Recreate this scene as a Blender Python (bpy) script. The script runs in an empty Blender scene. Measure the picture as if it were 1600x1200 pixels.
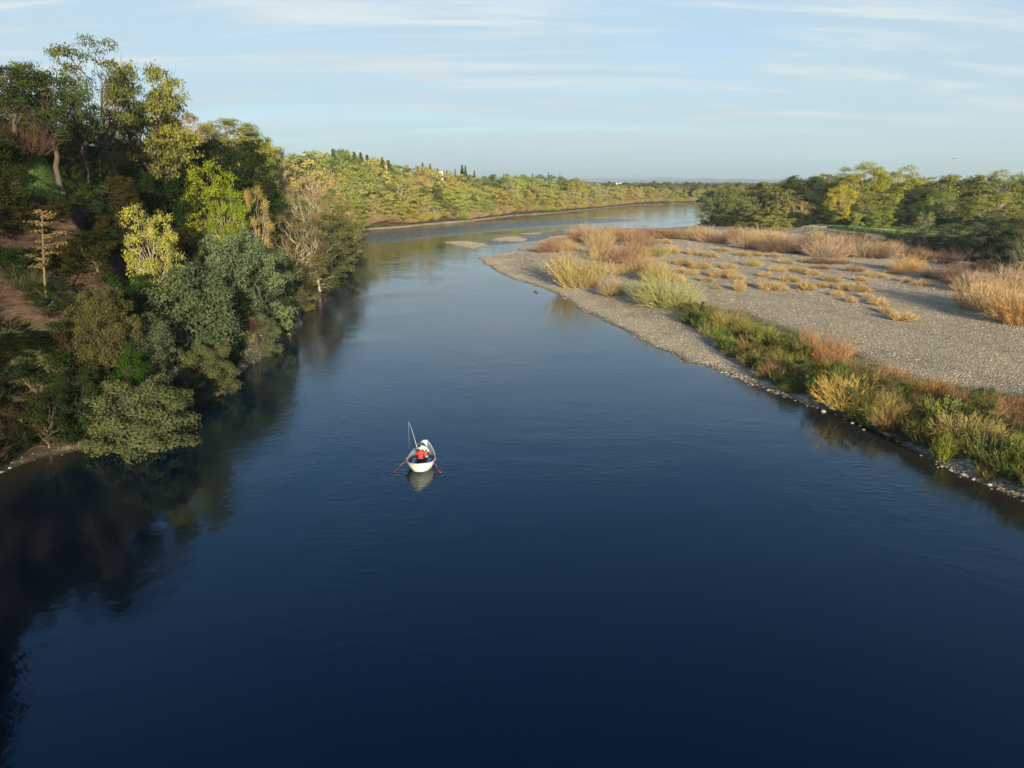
import bpy, math, random
import numpy as np
from mathutils import Vector, Matrix

# ------------------------------------------------------------------ camera, sky, sun, exposure
SC = bpy.context.scene
COL = SC.collection
PITCH = math.radians(16.26)
FPX = 1080.0
CAMH = 18.0
cam_d = bpy.data.cameras.new('camera')
cam = bpy.data.objects.new('camera', cam_d)
COL.objects.link(cam)
cam.location = (0, 0, CAMH)
cam.rotation_euler = (math.pi / 2 - PITCH, 0, 0)
cam_d.sensor_width = 36.0
cam_d.lens = FPX / 1600 * 36.0
cam_d.clip_start = 0.1
cam_d.clip_end = 60000
SC.camera = cam

SUN_EL = math.radians(11)
SUN_AZ = math.radians(13)          # light travels towards +Y and this much towards -X
ldir = Vector((-math.sin(SUN_AZ) * math.cos(SUN_EL), math.cos(SUN_AZ) * math.cos(SUN_EL), -math.sin(SUN_EL)))
sd = bpy.data.lights.new('sun', 'SUN')
sd.energy = 5.0
sd.angle = math.radians(0.6)
sd.color = (1.0, 0.85, 0.59)
sun = bpy.data.objects.new('sun', sd)
COL.objects.link(sun)
sun.rotation_euler = ldir.to_track_quat('-Z', 'Y').to_euler()
sun.location = (60, -120, 80)

world = bpy.data.worlds.new('World')
SC.world = world
world.use_nodes = True
wn, wl = world.node_tree.nodes, world.node_tree.links
wn.clear()
def N(nt, typ, **kw):
    n = nt.nodes.new(typ)
    for k, v in kw.items():
        setattr(n, k, v)
    return n
wt = world.node_tree
sky = N(wt, 'ShaderNodeTexSky', sky_type='NISHITA')
sky.sun_disc = False
sky.sun_elevation = SUN_EL
sky.sun_rotation = math.pi - SUN_AZ
sky.altitude = 0
sky.air_density = 1.0
sky.dust_density = 0.25
sky.ozone_density = 2.2
tc = N(wt, 'ShaderNodeTexCoord')
sep = N(wt, 'ShaderNodeSeparateXYZ')
wl.new(tc.outputs['Generated'], sep.inputs[0])
addz = N(wt, 'ShaderNodeMath', operation='ADD'); addz.inputs[1].default_value = 0.11
mx0 = N(wt, 'ShaderNodeMath', operation='MAXIMUM'); mx0.inputs[1].default_value = 0.0
wl.new(sep.outputs[2], mx0.inputs[0]); wl.new(mx0.outputs[0], addz.inputs[0])
dx = N(wt, 'ShaderNodeMath', operation='DIVIDE'); wl.new(sep.outputs[0], dx.inputs[0]); wl.new(addz.outputs[0], dx.inputs[1])
dy = N(wt, 'ShaderNodeMath', operation='DIVIDE'); wl.new(sep.outputs[1], dy.inputs[0]); wl.new(addz.outputs[0], dy.inputs[1])
cmb = N(wt, 'ShaderNodeCombineXYZ'); wl.new(dx.outputs[0], cmb.inputs[0]); wl.new(dy.outputs[0], cmb.inputs[1])
def cloud(scale, rot, detail, lo, hi, rough=0.55):
    mp = N(wt, 'ShaderNodeMapping'); mp.inputs['Scale'].default_value = scale; mp.inputs['Rotation'].default_value = (0, 0, rot)
    wl.new(cmb.outputs[0], mp.inputs[0])
    nz = N(wt, 'ShaderNodeTexNoise'); nz.inputs['Scale'].default_value = 1.0; nz.inputs['Detail'].default_value = detail
    nz.inputs['Roughness'].default_value = rough; nz.inputs['Distortion'].default_value = 0.6
    wl.new(mp.outputs[0], nz.inputs['Vector'])
    mr = N(wt, 'ShaderNodeMapRange', interpolation_type='SMOOTHSTEP'); mr.inputs[1].default_value = lo; mr.inputs[2].default_value = hi
    wl.new(nz.outputs[0], mr.inputs[0])
    return mr.outputs[0]
c1 = cloud((0.30, 0.85, 1), 0.22, 7, 0.16, 0.56)
c2 = cloud((0.7, 3.2, 1), 0.10, 8, 0.44, 0.68, 0.62)
ca = N(wt, 'ShaderNodeMath', operation='MULTIPLY_ADD'); ca.inputs[1].default_value = 0.4
wl.new(c2, ca.inputs[0])
cm = N(wt, 'ShaderNodeMath', operation='MULTIPLY'); cm.inputs[1].default_value = 0.95
wl.new(c1, cm.inputs[0]); wl.new(cm.outputs[0], ca.inputs[2])
cc = N(wt, 'ShaderNodeMath', operation='MULTIPLY', use_clamp=True); cc.inputs[1].default_value = 0.85
wl.new(ca.outputs[0], cc.inputs[0])
mixc = N(wt, 'ShaderNodeMix', data_type='RGBA', blend_type='MIX')
SKY_STR = 0.08
# veil thickens towards the horizon, clears overhead
elv = N(wt, 'ShaderNodeMapRange', interpolation_type='SMOOTHSTEP')
elv.inputs[1].default_value = 0.18; elv.inputs[2].default_value = 0.42; elv.inputs[3].default_value = 1.0; elv.inputs[4].default_value = 0.06
wl.new(sep.outputs[2], elv.inputs[0])
ccm = N(wt, 'ShaderNodeMath', operation='MULTIPLY'); wl.new(cc.outputs[0], ccm.inputs[0]); wl.new(elv.outputs[0], ccm.inputs[1])
hz_ = N(wt, 'ShaderNodeMapRange', interpolation_type='SMOOTHSTEP')
hz_.inputs[1].default_value = -0.02; hz_.inputs[2].default_value = 0.14; hz_.inputs[3].default_value = 0.75; hz_.inputs[4].default_value = 0.0
wl.new(sep.outputs[2], hz_.inputs[0])
cmx = N(wt, 'ShaderNodeMath', operation='MAXIMUM'); wl.new(ccm.outputs[0], cmx.inputs[0]); wl.new(hz_.outputs[0], cmx.inputs[1])
wl.new(cmx.outputs[0], mixc.inputs['Factor'])
tint = N(wt, 'ShaderNodeMix', data_type='RGBA', blend_type='MULTIPLY'); tint.inputs['Factor'].default_value = 1
tint.inputs['B'].default_value = (0.80, 0.93, 1.10, 1)
wl.new(sky.outputs[0], tint.inputs['A'])
wl.new(tint.outputs['Result'], mixc.inputs['A'])
CLOUD = (3.15, 3.95, 4.45)
cw = N(wt, 'ShaderNodeMix', data_type='RGBA'); cw.inputs['A'].default_value = (*CLOUD, 1); cw.inputs['B'].default_value = (4.2, 4.75, 5.0, 1)
cwf = N(wt, 'ShaderNodeMath', operation='MULTIPLY'); wl.new(c2, cwf.inputs[0]); wl.new(c1, cwf.inputs[1]); wl.new(cwf.outputs[0], cw.inputs['Factor'])
wl.new(cw.outputs['Result'], mixc.inputs['B'])
bg = N(wt, 'ShaderNodeBackground'); bg.inputs['Strength'].default_value = SKY_STR
wl.new(mixc.outputs['Result'], bg.inputs['Color'])
wo = N(wt, 'ShaderNodeOutputWorld'); wl.new(bg.outputs[0], wo.inputs['Surface'])

SC.view_settings.view_transform = 'Standard'
SC.view_settings.look = 'None'
SC.view_settings.exposure = 1.2
SC.view_settings.gamma = 1
SC.view_settings.use_curve_mapping = False
SC.cycles.max_bounces = 5
SC.cycles.transparent_max_bounces = 4

# ------------------------------------------------------------------ pixel <-> place helpers
CP, SP = math.cos(PITCH), math.sin(PITCH)
def ray(px, py):
    v = 600 - py
    return (px - 800.0, FPX * CP + v * SP, -FPX * SP + v * CP)
def g0(px, py, z=0.0):
    d = ray(px, py)
    t = (z - CAMH) / d[2]
    return (d[0] * t, d[1] * t)
def atY(px, py, Y):
    d = ray(px, py); t = Y / d[1]
    return (d[0] * t, Y, CAMH + d[2] * t)

# ------------------------------------------------------------------ noise for terrain
def hash2(ix, iy, seed):
    n = (ix.astype(np.int64) * 374761393 + iy.astype(np.int64) * 668265263 + seed * 1274126177) & 0x7fffffff
    n = ((n ^ (n >> 13)) * 1274126177) & 0x7fffffff
    return ((n ^ (n >> 16)) & 0xffff) / 65535.0
def vnoise(x, y, sc, seed=0):
    x = np.asarray(x, float) / sc; y = np.asarray(y, float) / sc
    ix, iy = np.floor(x), np.floor(y)
    fx, fy = x - ix, y - iy
    fx, fy = fx * fx * (3 - 2 * fx), fy * fy * (3 - 2 * fy)
    a = hash2(ix, iy, seed); b = hash2(ix + 1, iy, seed); c = hash2(ix, iy + 1, seed); d = hash2(ix + 1, iy + 1, seed)
    return (a * (1 - fx) + b * fx) * (1 - fy) + (c * (1 - fx) + d * fx) * fy
def sst(e0, e1, x):
    t = np.clip((np.asarray(x, float) - e0) / (e1 - e0), 0, 1)
    return t * t * (3 - 2 * t)

# ------------------------------------------------------------------ shorelines (world metres)
shoreL = [(0, -400), (-5, -120), (-8, -70), (-14, -40), (-25, -15), (-32, 8), (-35, 25), g0(0, 745), g0(60, 722), g0(118, 700),
          (-28.5, 49), (-27.3, 60), (-27.6, 77), (-30.5, 102), (-36, 140), (-39, 163), (-40.5, 190), g0(575, 386),
          (-45, 206), (-55, 214), (-62, 240), (-60, 262), g0(585, 359), g0(620, 357), g0(660, 353), g0(740, 346), g0(800, 338), g0(870, 333), g0(930, 327),
          g0(990, 321), g0(1090, 317), (260, 668), (400, 720), (700, 760), (3000, 900)]
closeL = [(3000, 30000), (-30000, 30000), (-30000, -400)]
shoreR = [(90, -400), (40, -100), (26, -10), (28, 20), g0(1700, 832), g0(1600, 776), g0(1500, 735), g0(1400, 690), g0(1300, 647), g0(1250, 629),
          g0(1180, 605), g0(1130, 584), g0(1100, 573), g0(1066, 567), g0(1058, 556), g0(1000, 533), g0(950, 505), g0(900, 482), g0(872, 462), g0(845, 449),
          g0(800, 436), g0(765, 420), g0(748, 402), g0(811, 393), g0(809, 389), g0(842, 377), g0(880, 363), g0(930, 358),
          g0(1000, 358), g0(1090, 354), (90, 320), (108, 380), (160, 520), (240, 585), (420, 640), (700, 670), (3000, 720)]
closeR = [(3000, -400)]
isl = [[g0(690, 378), g0(728, 377), g0(762, 381), g0(757, 386), g0(738, 390), g0(712, 384)],
       [g0(768, 374), g0(785, 370.5), g0(808, 370), g0(824, 373.5), g0(822, 377.5), g0(800, 378), g0(775, 376.5)],
       [g0(806, 365.5), g0(830, 363.5), g0(852, 363.5), g0(850, 366), g0(820, 367.5)]]
channel = [g0(1750, 450), g0(1640, 432), g0(1560, 416), g0(1500, 410), g0(1440, 402), g0(1385, 393), g0(1340, 384)]

def segdist(P, pts):
    d = np.full(P.shape[0], 1e18)
    for (ax, ay), (bx, by) in zip(pts[:-1], pts[1:]):
        vx, vy = bx - ax, by - ay
        L2 = vx * vx + vy * vy + 1e-9
        t = np.clip(((P[:, 0] - ax) * vx + (P[:, 1] - ay) * vy) / L2, 0, 1)
        q = (P[:, 0] - ax - t * vx) ** 2 + (P[:, 1] - ay - t * vy) ** 2
        d = np.minimum(d, q)
    return np.sqrt(d)
def inside(P, poly):
    r = np.zeros(P.shape[0], bool)
    n = len(poly)
    for i in range(n):
        ax, ay = poly[i]; bx, by = poly[(i + 1) % n]
        if ay == by: continue
        c = ((ay > P[:, 1]) != (by > P[:, 1])) & (P[:, 0] < (bx - ax) * (P[:, 1] - ay) / (by - ay) + ax)
        r ^= c
    return r
def sdf(P, shore, close, loop=False):
    pts = shore + [shore[0]] if loop else shore
    d = segdist(P, pts)
    return np.where(inside(P, shore + close), d, -d)

CY = [-400, 60, 105, 130, 160, 205, 260, 330, 400, 480, 560, 660, 900]
CH = [21.0, 21.0, 21.5, 23.5, 22.5, 20, 19, 21, 15, 10, 6, 3, 2.2]
CR = [30, 30, 32, 36, 38, 45, 95, 120, 120, 90, 70, 40, 40]
BACKX = [60, 77, 100, 112, 118, 122, 135, 200, 400]
BACKY = [330, 292, 283, 250, 215, 180, 150, 90, 20]

def terrain(P):
    """height, masks for points P (n,2)"""
    x, y = P[:, 0], P[:, 1]
    n1 = vnoise(x, y, 7, 1) - .5; n2 = vnoise(x, y, 2.3, 2) - .5; n3 = vnoise(x, y, 28, 3) - .5; n4 = vnoise(x, y, 0.9, 4) - .5
    near = sst(-80, 20, y) * (1 - sst(300, 500, y))
    dL = sdf(P, shoreL, closeL) + n1 * 1.6 * near + n2 * .9 * near
    ch = np.interp(y, CY, CH); cr = np.interp(y, CY, CR)
    # bluff profile for the near part, smooth hill further on
    db = dL + (vnoise(x, y, 9, 8) - .5) * 5 + n2 * 1.6
    db = db / np.interp(y, [-60, 0, 68, 92], [1.0, .62, .62, 1.0])
    bluff = np.interp(db, [0, 1.5, 4, 14, 19, 21.3, 22.6, 24, 29, 60, 400], [0, .7, 2.2, 9.0, 11.8, 15.5, 16.8, 17.3, 20.7, 21.0, 22])
    hill = ch * sst(-2, 1, dL / cr) * 1.0
    hill = ch * (1 - (1 - np.clip(dL / cr, 0, 1)) ** 2.0)
    wgt = sst(100, 122, y)
    hL = bluff * (1 - wgt) + hill * wgt + n3 * 2.0 * sst(3, 25, dL) + n1 * 1.0 * sst(1, 8, dL) + n2 * .35 * sst(.5, 4, dL)
    hL = np.where(dL > 600, np.minimum(hL, 6 + n3), hL)
    under = lambda d: np.maximum(d * 0.16, -2.2)
    hL = np.where(dL > 0, np.maximum(hL, 0.02 + np.minimum(dL, 1.5) * .25), under(dL))
    dR = sdf(P, shoreR, closeR) + n1 * .9 * near + n2 * .35
    steep = sst(32, 58, 60 - (y - 35) * .5) * 0
    cut = 1 - sst(52, 60, y)
    bar = (np.interp(dR, [0, 2, 8, 20, 45, 80], [0, .22, .75, 1.25, 1.7, 1.4]) * (1 - cut) + np.interp(dR, [0, .6, 1.6, 5, 20, 60], [0, .45, .8, 1.1, 1.5, 1.6]) * cut)
    hR = bar + n3 * .5 * sst(5, 20, dR) + n1 * .14 * sst(1, 6, dR) + n4 * .05
    yb = np.interp(x, BACKX, BACKY)
    up = sst(0, 14, y - yb) * sst(60, 80, x)
    hR = hR + up * 1.5
    dC = segdist(P, channel)
    chn = 1 - sst(3.0, 8.5, dC + n2 * .8)
    hR = hR * (1 - chn) + (-0.7) * chn
    hR = np.where(dR > 0, hR, under(dR))
    hI = np.full_like(hR, -3.0)
    for k, p in enumerate(isl):
        dI = sdf(P, p, [], True) + n2 * .4
        hI = np.maximum(hI, np.where(dI > 0, np.minimum(dI * .12, .35), under(dI)))
    h = np.maximum(np.maximum(hL, hR), hI)
    reg = np.argmax(np.stack([hL, hR, hI]), axis=0)
    # masks
    gravel = np.where(reg == 1, 1 - up, 0.0)
    gravel = np.where(reg == 2, 1.0, gravel)
    # narrow gravel beach along far and left shore
    gravel = np.where((reg == 0), (1 - sst(.5, 1.4 + 2.4 * sst(220, 330, y), dL)) * (.45 + .55 * sst(180, 260, y)), gravel)
    veg = strip_mask(P)
    grass = np.where(reg == 1, np.maximum(up, veg * .5), 0)
    gb = sst(22.2, 24.5, db) * (1 - wgt)
    gslope = sst(6, 12, dL) * wgt * (1 - sst(215, 260, y))
    gfar = np.maximum(sst(3, 6, dL) * sst(.45, .6, vnoise(x, y, 14, 11)) * .8, sst(1.5, 3, dL) * (1 - sst(14, 22, dL)) * .4) * sst(230, 270, y)
    grass = np.where(reg == 0, np.maximum(np.maximum(gb, gslope), gfar), grass)
    cliff = np.where(reg == 0, sst(11, 14, db + n1 * 6) * (1 - sst(22.6, 24.2, db + n2 * 2)) * (1 - wgt), 0)
    cliff = np.maximum(cliff, np.where(reg == 0, wgt * (1 - sst(135, 150, y)) * sst(9, 12, dL + n1 * 5) * (1 - sst(15, 18, dL)) * .8, 0))
    return h, reg, gravel, grass, cliff, dL, dR

strip_poly = [g0(1088, 488), g0(1072, 496), g0(1130, 545), g0(1200, 592), g0(1262, 626), g0(1400, 685), g0(1500, 730), g0(1600, 772), g0(1760, 840),
              (48, 25), g0(1760, 690), g0(1600, 640), g0(1500, 622), g0(1400, 596), g0(1330, 560), g0(1240, 530), g0(1160, 500)]
def strip_mask(P):
    d = sdf(P, strip_poly, [], True)
    return sst(-1.0, 1.2, d)

def H(x, y):
    return float(terrain(np.array([[x, y]], float))[0][0])
def HN(P):
    return terrain(np.asarray(P, float)[:, :2])[0]
def hit(px, py, lo=30, hi=900):
    d = ray(px, py)
    ys = np.concatenate([np.arange(lo, 320, 1.0), np.arange(320, hi, 3.0)])
    t = ys / d[1]
    P = np.stack([d[0] * t, ys], 1)
    z = CAMH + d[2] * t
    h = np.maximum(HN(P), 0)
    below = np.where(z <= h)[0]
    i = below[0] if len(below) else len(ys) - 1
    return (P[i, 0], P[i, 1], h[i])

# ------------------------------------------------------------------ materials
MATS = {}
def newmat(name):
    m = bpy.data.materials.new(name); m.use_nodes = True
    nt = m.node_tree; nt.nodes.clear()
    out = N(nt, 'ShaderNodeOutputMaterial')
    MATS[name] = m
    return m, nt, out
def L(nt, a, b): nt.links.new(a, b)
def rgb(nt, c):
    n = N(nt, 'ShaderNodeRGB'); n.outputs[0].default_value = (*c, 1); return n.outputs[0]
def mix(nt, f, a, b, mode='MIX'):
    n = N(nt, 'ShaderNodeMix', data_type='RGBA', blend_type=mode)
    for s, v in (('Factor', f), ('A', a), ('B', b)):
        if isinstance(v, (int, float)): n.inputs[s].default_value = v
        elif isinstance(v, tuple): n.inputs[s].default_value = (*v, 1)
        else: L(nt, v, n.inputs[s])
    return n.outputs['Result']
def math_(nt, op, a, b=0.0, c=0.0, clamp=False):
    n = N(nt, 'ShaderNodeMath', operation=op, use_clamp=clamp)
    for i, v in enumerate((a, b, c)):
        if isinstance(v, (int, float)): n.inputs[i].default_value = v
        else: L(nt, v, n.inputs[i])
    return n.outputs[0]
def noise(nt, vec, scale, detail=4, rough=.5, dist=0.0):
    n = N(nt, 'ShaderNodeTexNoise'); n.inputs['Scale'].default_value = scale; n.inputs['Detail'].default_value = detail
    n.inputs['Roughness'].default_value = rough; n.inputs['Distortion'].default_value = dist
    if vec is not None: L(nt, vec, n.inputs['Vector'])
    return n.outputs[0]
def mrange(nt, v, a, b, c=0.0, d=1.0, smooth=True):
    n = N(nt, 'ShaderNodeMapRange', interpolation_type='SMOOTHSTEP' if smooth else 'LINEAR')
    L(nt, v, n.inputs[0]); n.inputs[1].default_value = a; n.inputs[2].default_value = b; n.inputs[3].default_value = c; n.inputs[4].default_value = d
    return n.outputs[0]
def attr(nt, name):
    n = N(nt, 'ShaderNodeAttribute'); n.attribute_name = name; return n.outputs['Fac']
def geo_pos(nt):
    return N(nt, 'ShaderNodeNewGeometry').outputs['Position']

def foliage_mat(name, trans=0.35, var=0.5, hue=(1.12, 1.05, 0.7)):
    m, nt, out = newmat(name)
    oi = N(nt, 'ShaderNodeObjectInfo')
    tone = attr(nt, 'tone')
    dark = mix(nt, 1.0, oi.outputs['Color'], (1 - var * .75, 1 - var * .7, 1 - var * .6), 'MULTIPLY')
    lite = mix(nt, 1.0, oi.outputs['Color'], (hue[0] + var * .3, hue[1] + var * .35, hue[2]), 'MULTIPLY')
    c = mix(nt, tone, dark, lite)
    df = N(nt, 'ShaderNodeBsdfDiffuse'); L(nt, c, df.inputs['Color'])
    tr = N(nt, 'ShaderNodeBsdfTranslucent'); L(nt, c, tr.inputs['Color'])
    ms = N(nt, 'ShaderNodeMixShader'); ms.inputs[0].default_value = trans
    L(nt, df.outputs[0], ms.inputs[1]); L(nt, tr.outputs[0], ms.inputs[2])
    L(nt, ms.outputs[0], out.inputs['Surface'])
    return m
M_LEAF = foliage_mat('leaf')
M_FARLEAF = foliage_mat('far_leaf', trans=.35, var=.28, hue=(1.1, 1.05, .8))
M_TWIG = foliage_mat('twig', trans=0.12, var=.4, hue=(1.2, 1.05, .85))
def simple(name, color, rough=.7, metal=0.0, var=.15, scale=6.0, bump=0.0, spec=.5):
    m, nt, out = newmat(name)
    b = N(nt, 'ShaderNodeBsdfPrincipled')
    tcn = N(nt, 'ShaderNodeTexCoord').outputs['Object']
    nz = noise(nt, tcn, scale, 5, .6)
    c = mix(nt, nz, tuple(v * (1 - var) for v in color), tuple(min(v * (1 + var), 1) for v in color))
    L(nt, c, b.inputs['Base Color'])
    b.inputs['Roughness'].default_value = rough; b.inputs['Metallic'].default_value = metal
    b.inputs['Specular IOR Level'].default_value = spec
    if bump:
        bp = N(nt, 'ShaderNodeBump'); bp.inputs['Distance'].default_value = bump
        L(nt, noise(nt, tcn, scale * 3, 5, .6), bp.inputs['Height']); L(nt, bp.outputs[0], b.inputs['Normal'])
    L(nt, b.outputs[0], out.inputs['Surface'])
    return m
M_BARK = simple('bark', (0.13, 0.10, 0.07), .9, var=.4, scale=3, bump=.03)
M_PALEBARK = simple('pale_bark', (0.42, 0.36, 0.27), .85, var=.3, scale=2, bump=.02)
M_DARKBARK = simple('dark_bark', (0.06, 0.045, 0.035), .9, var=.4, scale=3, bump=.03)

def ground_mat():
    m, nt, out = newmat('ground_surface')
    pos = geo_pos(nt)
    n_big = noise(nt, pos, .12, 5, .55); n_mid = noise(nt, pos, .9, 6, .6); n_f = noise(nt, pos, 5, 6, .65)
    soil = mix(nt, n_mid, (0.022, 0.017, 0.011), (0.085, 0.062, 0.038))
    soil = mix(nt, mrange(nt, n_big, .45, .65), soil, mix(nt, n_f, (0.03, .04, .012), (.10, .10, .035)))
    # gravel: cobbles as cells, each with its own shade
    vo = N(nt, 'ShaderNodeTexVoronoi'); vo.inputs['Scale'].default_value = 5.5; L(nt, pos, vo.inputs['Vector'])
    vo2 = N(nt, 'ShaderNodeTexVoronoi'); vo2.inputs['Scale'].default_value = 2.1; L(nt, pos, vo2.inputs['Vector'])
    sv = N(nt, 'ShaderNodeSeparateColor'); L(nt, vo.outputs['Color'], sv.inputs[0])
    sv2 = N(nt, 'ShaderNodeSeparateColor'); L(nt, vo2.outputs['Color'], sv2.inputs[0])
    g = mix(nt, math_(nt, 'MULTIPLY', sv.outputs[0], .75), (0.32, 0.26, 0.18), (0.82, 0.67, 0.44))
    g = mix(nt, math_(nt, 'MULTIPLY', sv2.outputs[1], .3), g, (0.34, 0.27, 0.18))
    shr = attr(nt, 'shore')
    wob = math_(nt, 'MULTIPLY_ADD', n_big, 14.0, shr)
    band = N(nt, 'ShaderNodeTexNoise', noise_dimensions='1D'); L(nt, wob, band.inputs['W']); band.inputs['Scale'].default_value = .22; band.inputs['Detail'].default_value = 3
    g = mix(nt, mrange(nt, band.outputs[0], .52, .66, 0, .55), g, (.56, .49, .37))
    g = mix(nt, mrange(nt, band.outputs[0], .46, .34, 0, .45), g, (.22, .18, .13))
    silt = math_(nt, 'MULTIPLY', mrange(nt, wob, 14, 10), .55)
    g = mix(nt, silt, g, (.78, .66, .46))
    g = mix(nt, mrange(nt, n_big, .35, .7, 0, .5), g, mix(nt, sv.outputs[1], (.22, .18, .12), (.52, .45, .33)))
    edge = mrange(nt, vo.outputs['Distance'], .25, .75, 0, .7)
    g = mix(nt, edge, g, (0.16, 0.13, 0.09))
    # wet darker margin close to the water line
    sz = N(nt, 'ShaderNodeSeparateXYZ'); L(nt, pos, sz.inputs[0])
    wet = mrange(nt, sz.outputs[2], .02, .16, .75, 0)
    grs = mix(nt, n_f, (0.022, 0.045, 0.010), (0.085, 0.125, 0.022))
    grs = mix(nt, mrange(nt, n_mid, .5, .75, 0, .7), grs, (0.15, 0.13, 0.05))
    mp = N(nt, 'ShaderNodeMapping'); mp.inputs['Scale'].default_value = (1, 1, 4.0); L(nt, pos, mp.inputs[0])
    n_st = noise(nt, mp.outputs[0], .7, 7, .7, .5)
    clf = mix(nt, mrange(nt, n_st, .3, .7), (0.04, 0.025, 0.017), (0.17, 0.11, 0.075))  # earth browns darkened, putting the bluff's shade into the colour
    clf = mix(nt, mrange(nt, n_mid, .6, .75, 0, .8), clf, (0.035, 0.045, 0.015))
    thr = math_(nt, 'SUBTRACT', n_mid, .5)
    def msk(name, k=1.2):
        a = math_(nt, 'MULTIPLY_ADD', thr, k, attr(nt, name))
        return mrange(nt, a, .35, .65)
    c = mix(nt, msk('cliff', 1.6), soil, clf)
    c = mix(nt, msk('gravel', .4), c, g)
    c = mix(nt, msk('grass', 1.3), c, grs)
    c = mix(nt, wet, c, (0.035, 0.032, 0.025))
    b = N(nt, 'ShaderNodeBsdfPrincipled'); L(nt, c, b.inputs['Base Color'])
    b.inputs['Roughness'].default_value = .9; b.inputs['Specular IOR Level'].default_value = .2
    hgt = math_(nt, 'MULTIPLY', vo.outputs['Distance'], math_(nt, 'MULTIPLY', attr(nt, 'gravel'), -.09))
    hgt = math_(nt, 'MULTIPLY_ADD', n_f, .06, hgt)
    hgt = math_(nt, 'MULTIPLY_ADD', math_(nt, 'MULTIPLY', n_st, attr(nt, 'cliff')), 1.0, hgt)
    bp = N(nt, 'ShaderNodeBump'); bp.inputs['Distance'].default_value = 1.6; bp.inputs['Strength'].default_value = 1.0
    L(nt, hgt, bp.inputs['Height']); L(nt, bp.outputs[0], b.inputs['Normal'])
    L(nt, b.outputs[0], out.inputs['Surface'])
    return m
M_GROUND = ground_mat()

BOATC = g0(656.5, 733)
def water_mat():
    m, nt, out = newmat('river_water')
    pos = geo_pos(nt)
    shallow = attr(nt, 'shallow'); riff = attr(nt, 'riffle')
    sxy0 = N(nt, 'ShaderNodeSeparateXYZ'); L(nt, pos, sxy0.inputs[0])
    deep = mix(nt, mrange(nt, sxy0.outputs[1], 14, 85), (0.0001, 0.0010, 0.0070), (0.0004, 0.012, 0.028))  # near water painted darker; light falloff put in the colour, not river depth
    c = mix(nt, shallow, deep, (0.055, 0.045, 0.022))
    foam_n = noise(nt, pos, 1.1, 6, .75)
    foam = math_(nt, 'MULTIPLY', mrange(nt, foam_n, .57, .63), riff, clamp=True)
    c = mix(nt, foam, c, (.62, .66, .68))
    # wave heights: fine chop, broader swirls, stronger in the riffle
    mp = N(nt, 'ShaderNodeMapping'); mp.inputs['Scale'].default_value = (1.0, 1.6, 1); mp.inputs['Rotation'].default_value = (0, 0, .3); L(nt, pos, mp.inputs[0])
    w1 = noise(nt, mp.outputs[0], 1.5, 3, .55, .2)
    w2 = noise(nt, mp.outputs[0], 5.5, 3, .6)
    w3 = noise(nt, pos, .25, 2, .5, .8)
    patch = mrange(nt, noise(nt, pos, .055, 4, .6, 1.2), .38, .64, .25, 1.5)
    h = math_(nt, 'MULTIPLY', w1, .015)
    h = math_(nt, 'MULTIPLY_ADD', w2, .0038, h)
    h = math_(nt, 'MULTIPLY', h, patch)
    h = math_(nt, 'MULTIPLY_ADD', w3, .022, h)
    hr = noise(nt, pos, .5, 5, .65, .4)
    h = math_(nt, 'MULTIPLY_ADD', math_(nt, 'MULTIPLY', hr, riff), .8, h)
    # rings around the two oar blades and the hull
    sxyz = N(nt, 'ShaderNodeSeparateXYZ'); L(nt, pos, sxyz.inputs[0])
    def ring(cx, cy, amp, R, k):
        ddx = math_(nt, 'SUBTRACT', sxyz.outputs[0], cx); ddy = math_(nt, 'SUBTRACT', sxyz.outputs[1], cy)
        d = math_(nt, 'SQRT', math_(nt, 'ADD', math_(nt, 'MULTIPLY', ddx, ddx), math_(nt, 'MULTIPLY', ddy, ddy)))
        d = math_(nt, 'MULTIPLY_ADD', w3, 1.6, d)
        s = math_(nt, 'SINE', math_(nt, 'MULTIPLY', d, k))
        f = mrange(nt, d, .1, R, 1, 0)
        return math_(nt, 'MULTIPLY', math_(nt, 'MULTIPLY', math_(nt, 'MULTIPLY', s, f), amp), mrange(nt, noise(nt, pos, .9, 2, .5), .42, .58))
    for (px, py, amp, R, k) in ((621, 744, .014, 2.6, 15.0), (686, 744, .014, 2.4, 15.0), (656, 728, .005, 5.5, 9.0), (1345, 735, .003, 5.5, 9), (1290, 800, .003, 5.0, 10)):
        cx, cy = g0(px, py)
        h = math_(nt, 'ADD', h, ring(cx, cy, amp, R, k))
    bp = N(nt, 'ShaderNodeBump'); bp.inputs['Distance'].default_value = 1.0; bp.inputs['Strength'].default_value = 1.0
    L(nt, h, bp.inputs['Height'])
    b = N(nt, 'ShaderNodeBsdfPrincipled'); L(nt, c, b.inputs['Base Color'])
    b.inputs['IOR'].default_value = 1.333
    rg = math_(nt, 'MULTIPLY_ADD', riff, .12, .03)
    rg = math_(nt, 'MULTIPLY_ADD', foam, .5, rg)
    L(nt, rg, b.inputs['Roughness'])
    b.inputs['Specular IOR Level'].default_value = .95
    b.inputs['Specular Tint'].default_value = (.06, .68, 1.0, 1)
    L(nt, bp.outputs[0], b.inputs['Normal'])
    L(nt, b.outputs[0], out.inputs['Surface'])
    return m
M_WATER = water_mat()

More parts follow.
